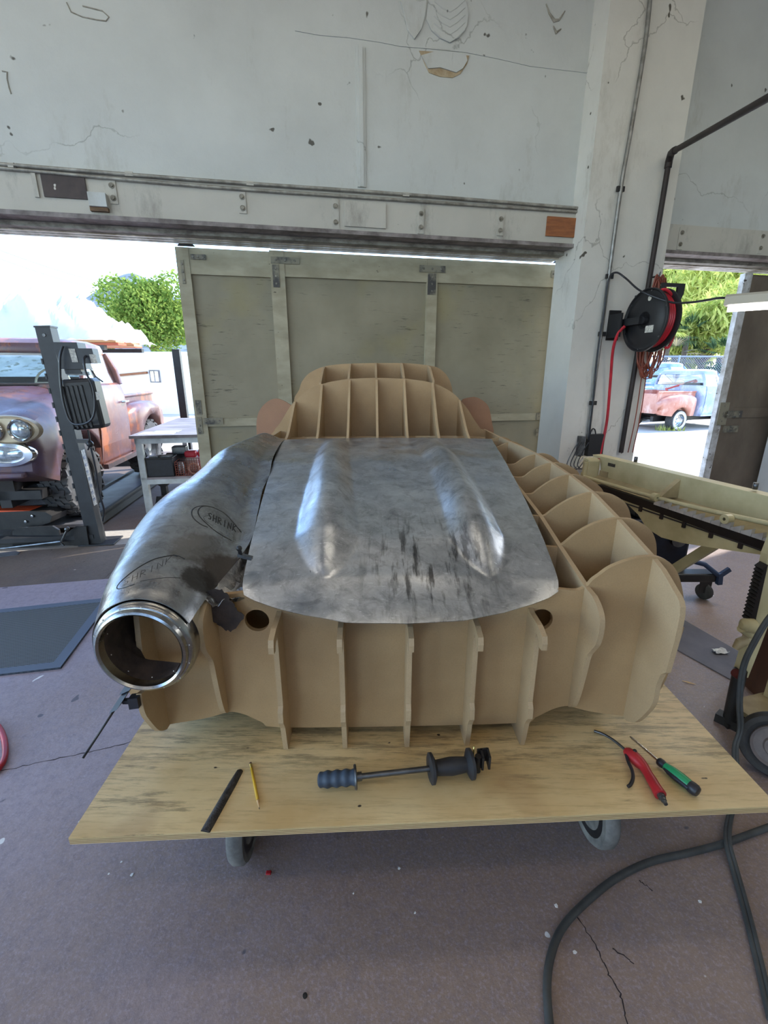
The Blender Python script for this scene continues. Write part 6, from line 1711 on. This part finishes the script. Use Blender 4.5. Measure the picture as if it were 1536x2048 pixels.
# lumber rack with white tarp
rk = thing('lumber_rack', 'steel rack behind the rusty truck holding tarp-covered lumber', 'rack', (-7.2, 9.8, -.02))
zl = ondepth(200, 690, 9.5).z
xr = ondepth(262, 680, 9.5).x
for x in (-9.2, -6.3):
    for y in (9.2, 10.6):
        MB().box((x - .05, y - .05, -.02), (x + .05, y + .05, zl - .08)).build('rack_post', M['liftblack'], rk)
MB().box((-9.6, 9.15, zl - .10), (xr - .35, 9.25, zl - .02)).box((-9.6, 10.55, zl - .10), (xr - .35, 10.65, zl - .02)).build('rack_beam', M['liftblack'], rk)
M['lumber'] = simple('orange_red_lumber', srgb(206, 100, 62), .6, 0, srgb(176, 78, 50), 3, stretch=(.3, 4, 4))
M['lumber2'] = simple('pale_lumber', srgb(222, 170, 120), .6, 0, srgb(196, 140, 96), 3, stretch=(.3, 4, 4))
for k in range(6):
    z = zl - .02 + .05 * (k // 3) ; y = 9.2 + .42 * (k % 3)
    mb = MB().cbox((-9.4 - .1 * k, y, z), (xr - .06 * k + (.04 if k % 2 else -.1), y + .3, z + .045), .004)
    mb.build('lumber_board', M['lumber'] if k % 2 == 0 else M['lumber2'], label=('orange lumber board' if k % 2 == 0 else 'pale lumber board') + (', front of the bottom layer', ' in the middle of the bottom layer', ' at the back of the bottom layer', ', front of the top layer', ' in the middle of the top layer', ' at the back of the top layer')[k] + ' under the white tarp', cat='board', group='boards on the rack')
rows = []
rng = random.Random(8)
top = [(-120, 560), (-40, 575), (20, 590), (60, 592), (90, 574), (118, 592), (150, 598), (185, 612), (225, 640), (258, 662), (272, 690)]
TP = spline([(x, y, 0) for x, y in top], 6)
for j in range(22):
    t = j / 21
    r_ = []
    for p in TP:
        q = ondepth(p.x, p.y, 10.0)
        hgt = max(q.z - (zl + .07), 0.0)
        prof = math.sin(min(t, 1) * PI) ** .7 if 0 < t < 1 else 0
        fold = .07 * math.sin(p.x * .09 + j * .8) * math.sin(j * .55 + p.x * .03) + .03 * math.sin(p.x * .31 + j * 1.9)
        r_.append(Vector((q.x + .05 * math.sin(j * .9), 9.1 + 1.8 * t, zl + .085 + hgt * prof + fold * (.3 + prof))))
    rows.append(r_)
M['tarp'] = leafmat('white_tarpaulin', srgb(238, 240, 240), srgb(238, 240, 240))
MB().grid(rows, True, th=.006).build('tarp', M['tarp'], label='crumpled white tarp draped over the lumber rack behind the truck', cat='tarp', angle=80)
for k, (ya, yb) in enumerate(((488, 588), (470, 575))):
    a, b = ondepth(-80, ya, 40), ondepth(420, yb + 25, 40)
    MB().tube([a + (b - a) * t + Vector((0, 0, -.8 * math.sin(PI * t))) for t in [q / 12 for q in range(13)]], .018, 5).build('power_line', M['greymetal'], label=('lower thin overhead wire across the sky at left', 'upper thin overhead wire across the sky at left')[k], cat='wire')

# ------------------------------------------------------------------ outside on the right
h = Vector((math.cos(R(20)), math.sin(R(20)), 0))
rear = onz(1290, 862, -.02); rear = Vector((rear.x, rear.y + .6, -.12))
SCL = .93
rz_t = math.atan2(h.x, -h.y)
t2 = pickup('pickup_truck', 'lowered vintage pickup with pink bed and blue cab seen through the right doorway', 'pickup truck', rear + h * 3.5 * SCL, rz_t, M['bluebody'], M['pinkbody'], wr=.31, wz=.40, lugs=False, scale=SCL, whitewall=True)
h3 = Vector((math.cos(R(20)), math.sin(R(20)), 0))
p3 = ondepth(1370, 862, 17.0)
t3 = pickup('pickup_truck', 'pale blue pickup parked behind the pink-bedded truck at right', 'pickup truck', Vector((p3.x - .2, 17.0, -.10)), math.atan2(h3.x, -h3.y), M['paleblue'], M['paleblue'], wr=.33, wz=.42, lugs=False, scale=1.05)
# red boom frame on the pink truck
bmx = ondepth(1384, 760, rear.y + .3)
boom = thing('tow_boom', 'thin red steel boom frame standing in the pink truck bed', 'boom', rear + h * 1.2 + Vector((0, 0, .8)))
M['boomred'] = simple('faded_red_tube', srgb(196, 92, 80), .5)
Yb = rear.y + .45
pp = lambda x, y, d=0: ondepth(x, y, Yb + d)
MB().tube([pp(1326, 800), pp(1394, 762)], .03, 8).tube([pp(1333, 778), pp(1392, 760)], .025, 8).tube([pp(1358, 796), pp(1394, 776)], .025, 8).tube([pp(1332, 776), pp(1342, 802)], .03, 8).tube([pp(1378, 766), pp(1384, 780)], .025, 8).build('boom_frame', M['boomred'], boom)
# fence
fY = 19.5
fn = thing('chain_link_fence', 'chain-link fence with grey top rail in front of the trees at right', 'fence', (13.5, fY, -.02))
zt = ondepth(1400, 713, fY).z
M['fence'] = simple('galvanized_fence', srgb(140, 150, 166), .7, 0)
for x in (9.5, 12.0, 14.5, 17.0): MB().cyl((x, fY, -.02), (x, fY, zt + .05), .035, 8).build('fence_post', M['fence'], fn)
MB().tube([(9, fY, zt), (18, fY, zt)], .03, 8).build('top_rail', M['fence'], fn)
mb = MB()
for k in range(90):
    x = 9 + k * .1
    mb.bar((x, fY, 0), (min(x + zt, 18), fY, min(zt, 18 - x)), .008).bar((x + .0, fY, zt), (min(x + zt, 18), fY, max(0, zt - (18 - x))), .008)
mb.build('wire_mesh', M['fence'], fn)
c = lambda x, y, Y: ondepth(x, y, Y)
for k, (x, y, Y, R_, lab) in enumerate(((1345, 570, 37.0, 4.7, 'yellow-green feathery tree behind the hose reel side of the right doorway'), (1428, 590, 29.5, 3.9, 'yellow-green feathery tree filling the middle of the right doorway'), (1500, 600, 46.5, 5.4, 'yellow-green feathery tree beside the right sliding door'), (1415, 650, 23.5, 2.1, 'lower hanging yellow-green tree above the fence'))):
    q = c(x, y, Y)
    bush('feathery_tree', lab, q.x, Y, q.z, R_, 20, 20 + k, nleaf=9000, ls=.017 * Y, lm=M['leafB'], trunk_r=.2, hang=.5, group='trees behind the fence', asp=4.5)
q = c(1430, 480, 62)
bush('leafy_tree', 'tall green tree behind the feathery trees at right', q.x, 62, q.z, 9.0, 22, 77, nleaf=7000, ls=1.0, lm=M['leafA'], trunk_r=.5)
def palm(label, x, y, Y, R_, n, lm, seed):
    rng = random.Random(seed)
    o = c(x, y, Y)
    r_ = thing('fan_palm', label, 'palm', (o.x, Y, -.02), group='palms along the fence')
    mb = MB()
    for k in range(n):
        az = rng.uniform(0, 2 * PI); el = rng.uniform(-.7, 1.2)
        d = Vector((math.cos(az) * math.cos(el), math.sin(az) * math.cos(el), math.sin(el)))
        hub = o + d * R_ * .45
        sd_ = d.cross(Vector((0, 0, 1))).normalized()
        for j in range(11):
            a = (j - 5) / 5 * 1.15
            dd = (d * math.cos(a) + sd_ * math.sin(a)).normalized()
            tip = hub + dd * R_ * .6 + Vector((0, 0, -.12 * R_))
            wv = dd.cross(Vector((0, 0, 1))).normalized() * .035
            mb.add([hub, hub + dd * R_ * .3 + wv, tip, hub + dd * R_ * .3 - wv], [(0, 1, 2, 3)])
    mb.build('fronds', lm, r_, weld=0)
    MB().tube([(o.x, Y, -.02), (o.x, Y, o.z)], .12, 8).build('trunk', M['bark'], r_)
palm('pale dry fan palm beside the hose reel in the right doorway', 1350, 712, 20.8, 1.15, 16, M['leafD'], 1)
palm('dark fan palm above the pale blue truck', 1375, 672, 22.6, 1.15, 18, M['leafC'], 2)
palm('dark fan palm low behind the fence next to the right door', 1440, 715, 20.8, 1.15, 18, M['leafC'], 3)
palm('yellowing fan palm high beside the hose reel', 1340, 660, 21.5, .9, 12, M['leafB'], 4)
wd = thing('weed_tuft', 'yellow weed tuft by the pink truck rear wheel', 'weed', onz(1340, 860, -.02))
mb = MB(); rng = random.Random(9); o = onz(1340, 861, -.02)
for k in range(60):
    p = o + Vector((rng.uniform(-.35, .35), rng.uniform(-.1, .1), 0)); t = p + Vector((rng.uniform(-.1, .1), rng.uniform(-.1, .1), rng.uniform(.06, .2)))
    mb.add([p - Vector((.015, 0, 0)), p + Vector((.015, 0, 0)), t], [(0, 1, 2)])
mb.build('blades', M['leafB'], wd, weld=0)

# ------------------------------------------------------------------ rest of the room (behind and beside the camera)
MB().box((-7.2, -6.6, 0), (-7.0, -6.0, ZC)).box((-7.2, 2.5, 0), (-7.0, 2.9, ZC)).box((-7.2, -6.0, 4.8), (-7.0, 2.5, ZC)).build('wall_left', M['wall'], kind='structure')  # wide opening added here to bring skylight in from the left
MB().box((6.55, -6.6, 0), (6.75, 5.6, ZC)).build('wall_right', M['wall'], kind='structure')
MB().box((-7.2, -6.8, 4.75), (6.7, -6.6, ZC)).box((-7.2, -6.8, 2.9), (-5.0, -6.6, 4.75)).box((2.0, -6.8, 2.9), (6.7, -6.6, 4.75)).box((-5.0, -6.8, 2.9), (2.0, -6.6, 3.0)).box((-7.2, -6.8, 0), (-5.6, -6.6, 2.9)).box((-2.6, -6.8, 0), (6.7, -6.6, 2.9)).build('wall_rear', M['wall'], kind='structure')  # doorway and high opening put in to light the front of the buck
M['ceil'] = simple('painted_ceiling', srgb(196, 194, 188), .8)
MB().box((-7.4, -6.8, ZC), (6.8, 6.2, ZC + .12)).build('ceiling', M['ceil'], kind='structure')
# tube lamps added under the ceiling, out of view, as interior fill
k = 0
proto = None
for y in (2.0, -0.8, -3.6):
    for x in (-3.6, 0.0, 3.6):
        if proto is None:
            proto = thing('fill_lamp', 'added fluorescent fill lamp over the shop floor out of the frame', 'light fixture', (x, y, ZC - .25), group='added fill lamps')
            mm = root_matrix(proto)
            MB(mm).prism([(-.12, 0), (.12, 0), (.08, .07), (-.08, .07)], (-1.2, 0, 0), (0, 1, 0), (0, 0, 1), (1, 0, 0), 2.4).build('housing', M['lightbody'], proto)
            MB(mm).cyl((-1.18, .05, -.02), (1.18, .05, -.02), .019, 12).cyl((-1.18, -.05, -.02), (1.18, -.05, -.02), .019, 12).build('lamp_tube', simple('fill_tube', (1, 1, 1), .4, emit=(1, .90, .74), estr=10), proto)
            MB(mm).bar((-.8, 0, .06), (-.8, 0, .26), .02).bar((.8, 0, .06), (.8, 0, .26), .02).build('hanger', M['greymetal'], proto)
        else:
            c_ = copy_tree(proto); c_.location = (x, y, ZC - .25)
        ld = bpy.data.lights.new('fill_lamp_light', 'AREA'); ld.shape = 'RECTANGLE'; ld.size = 2.3; ld.size_y = .2; ld.energy = FILL_LAMP; ld.color = (1, .88, .70)
        lo = bpy.data.objects.new('fill_lamp_light', ld); COL.objects.link(lo); lo.location = (x, y, ZC - .30)
ld = bpy.data.lights.new('tube_light_glow', 'AREA'); ld.shape = 'RECTANGLE'; ld.size = 1.1; ld.size_y = .05; ld.energy = 14; ld.color = (1, .96, .9)
lo = bpy.data.objects.new('tube_light_glow', ld); COL.objects.link(lo); lo.location = (fx0 + fx1) / 2 + Vector((0, 0, -.05)); lo.rotation_euler = (0, 0, math.atan2(dq.y, dq.x))

# ------------------------------------------------------------------ sun and sky
w = bpy.data.worlds.new('sky'); SC.world = w; w.use_nodes = True
nt = w.node_tree
bg_ = nt.nodes['Background']
sky = nt.nodes.new('ShaderNodeTexSky'); sky.sky_type = 'NISHITA'; sky.sun_disc = False
sky.sun_elevation = R(42); sky.sun_rotation = R(62); sky.air_density = 1.0; sky.dust_density = 0.3; sky.ozone_density = 2.4
nt.links.new(sky.outputs[0], bg_.inputs[0]); bg_.inputs[1].default_value = SKY
sd_ = bpy.data.lights.new('sun', 'SUN'); sd_.energy = SUN; sd_.angle = R(.6); sd_.color = (1, .94, .84)
so = bpy.data.objects.new('sun', sd_); COL.objects.link(so)
az, el = R(28), R(42)
dvec = Vector((math.cos(az) * math.cos(el), math.sin(az) * math.cos(el), math.sin(el)))
so.rotation_euler = (-dvec).to_track_quat('-Z', 'Y').to_euler()
so.location = dvec * 40
vs = SC.view_settings
SC.display_settings.display_device = 'sRGB'
vs.view_transform = 'Standard'; vs.look = 'None'; vs.gamma = 1.0; vs.exposure = EXPO
try: vs.use_curve_mapping = False
except Exception: pass
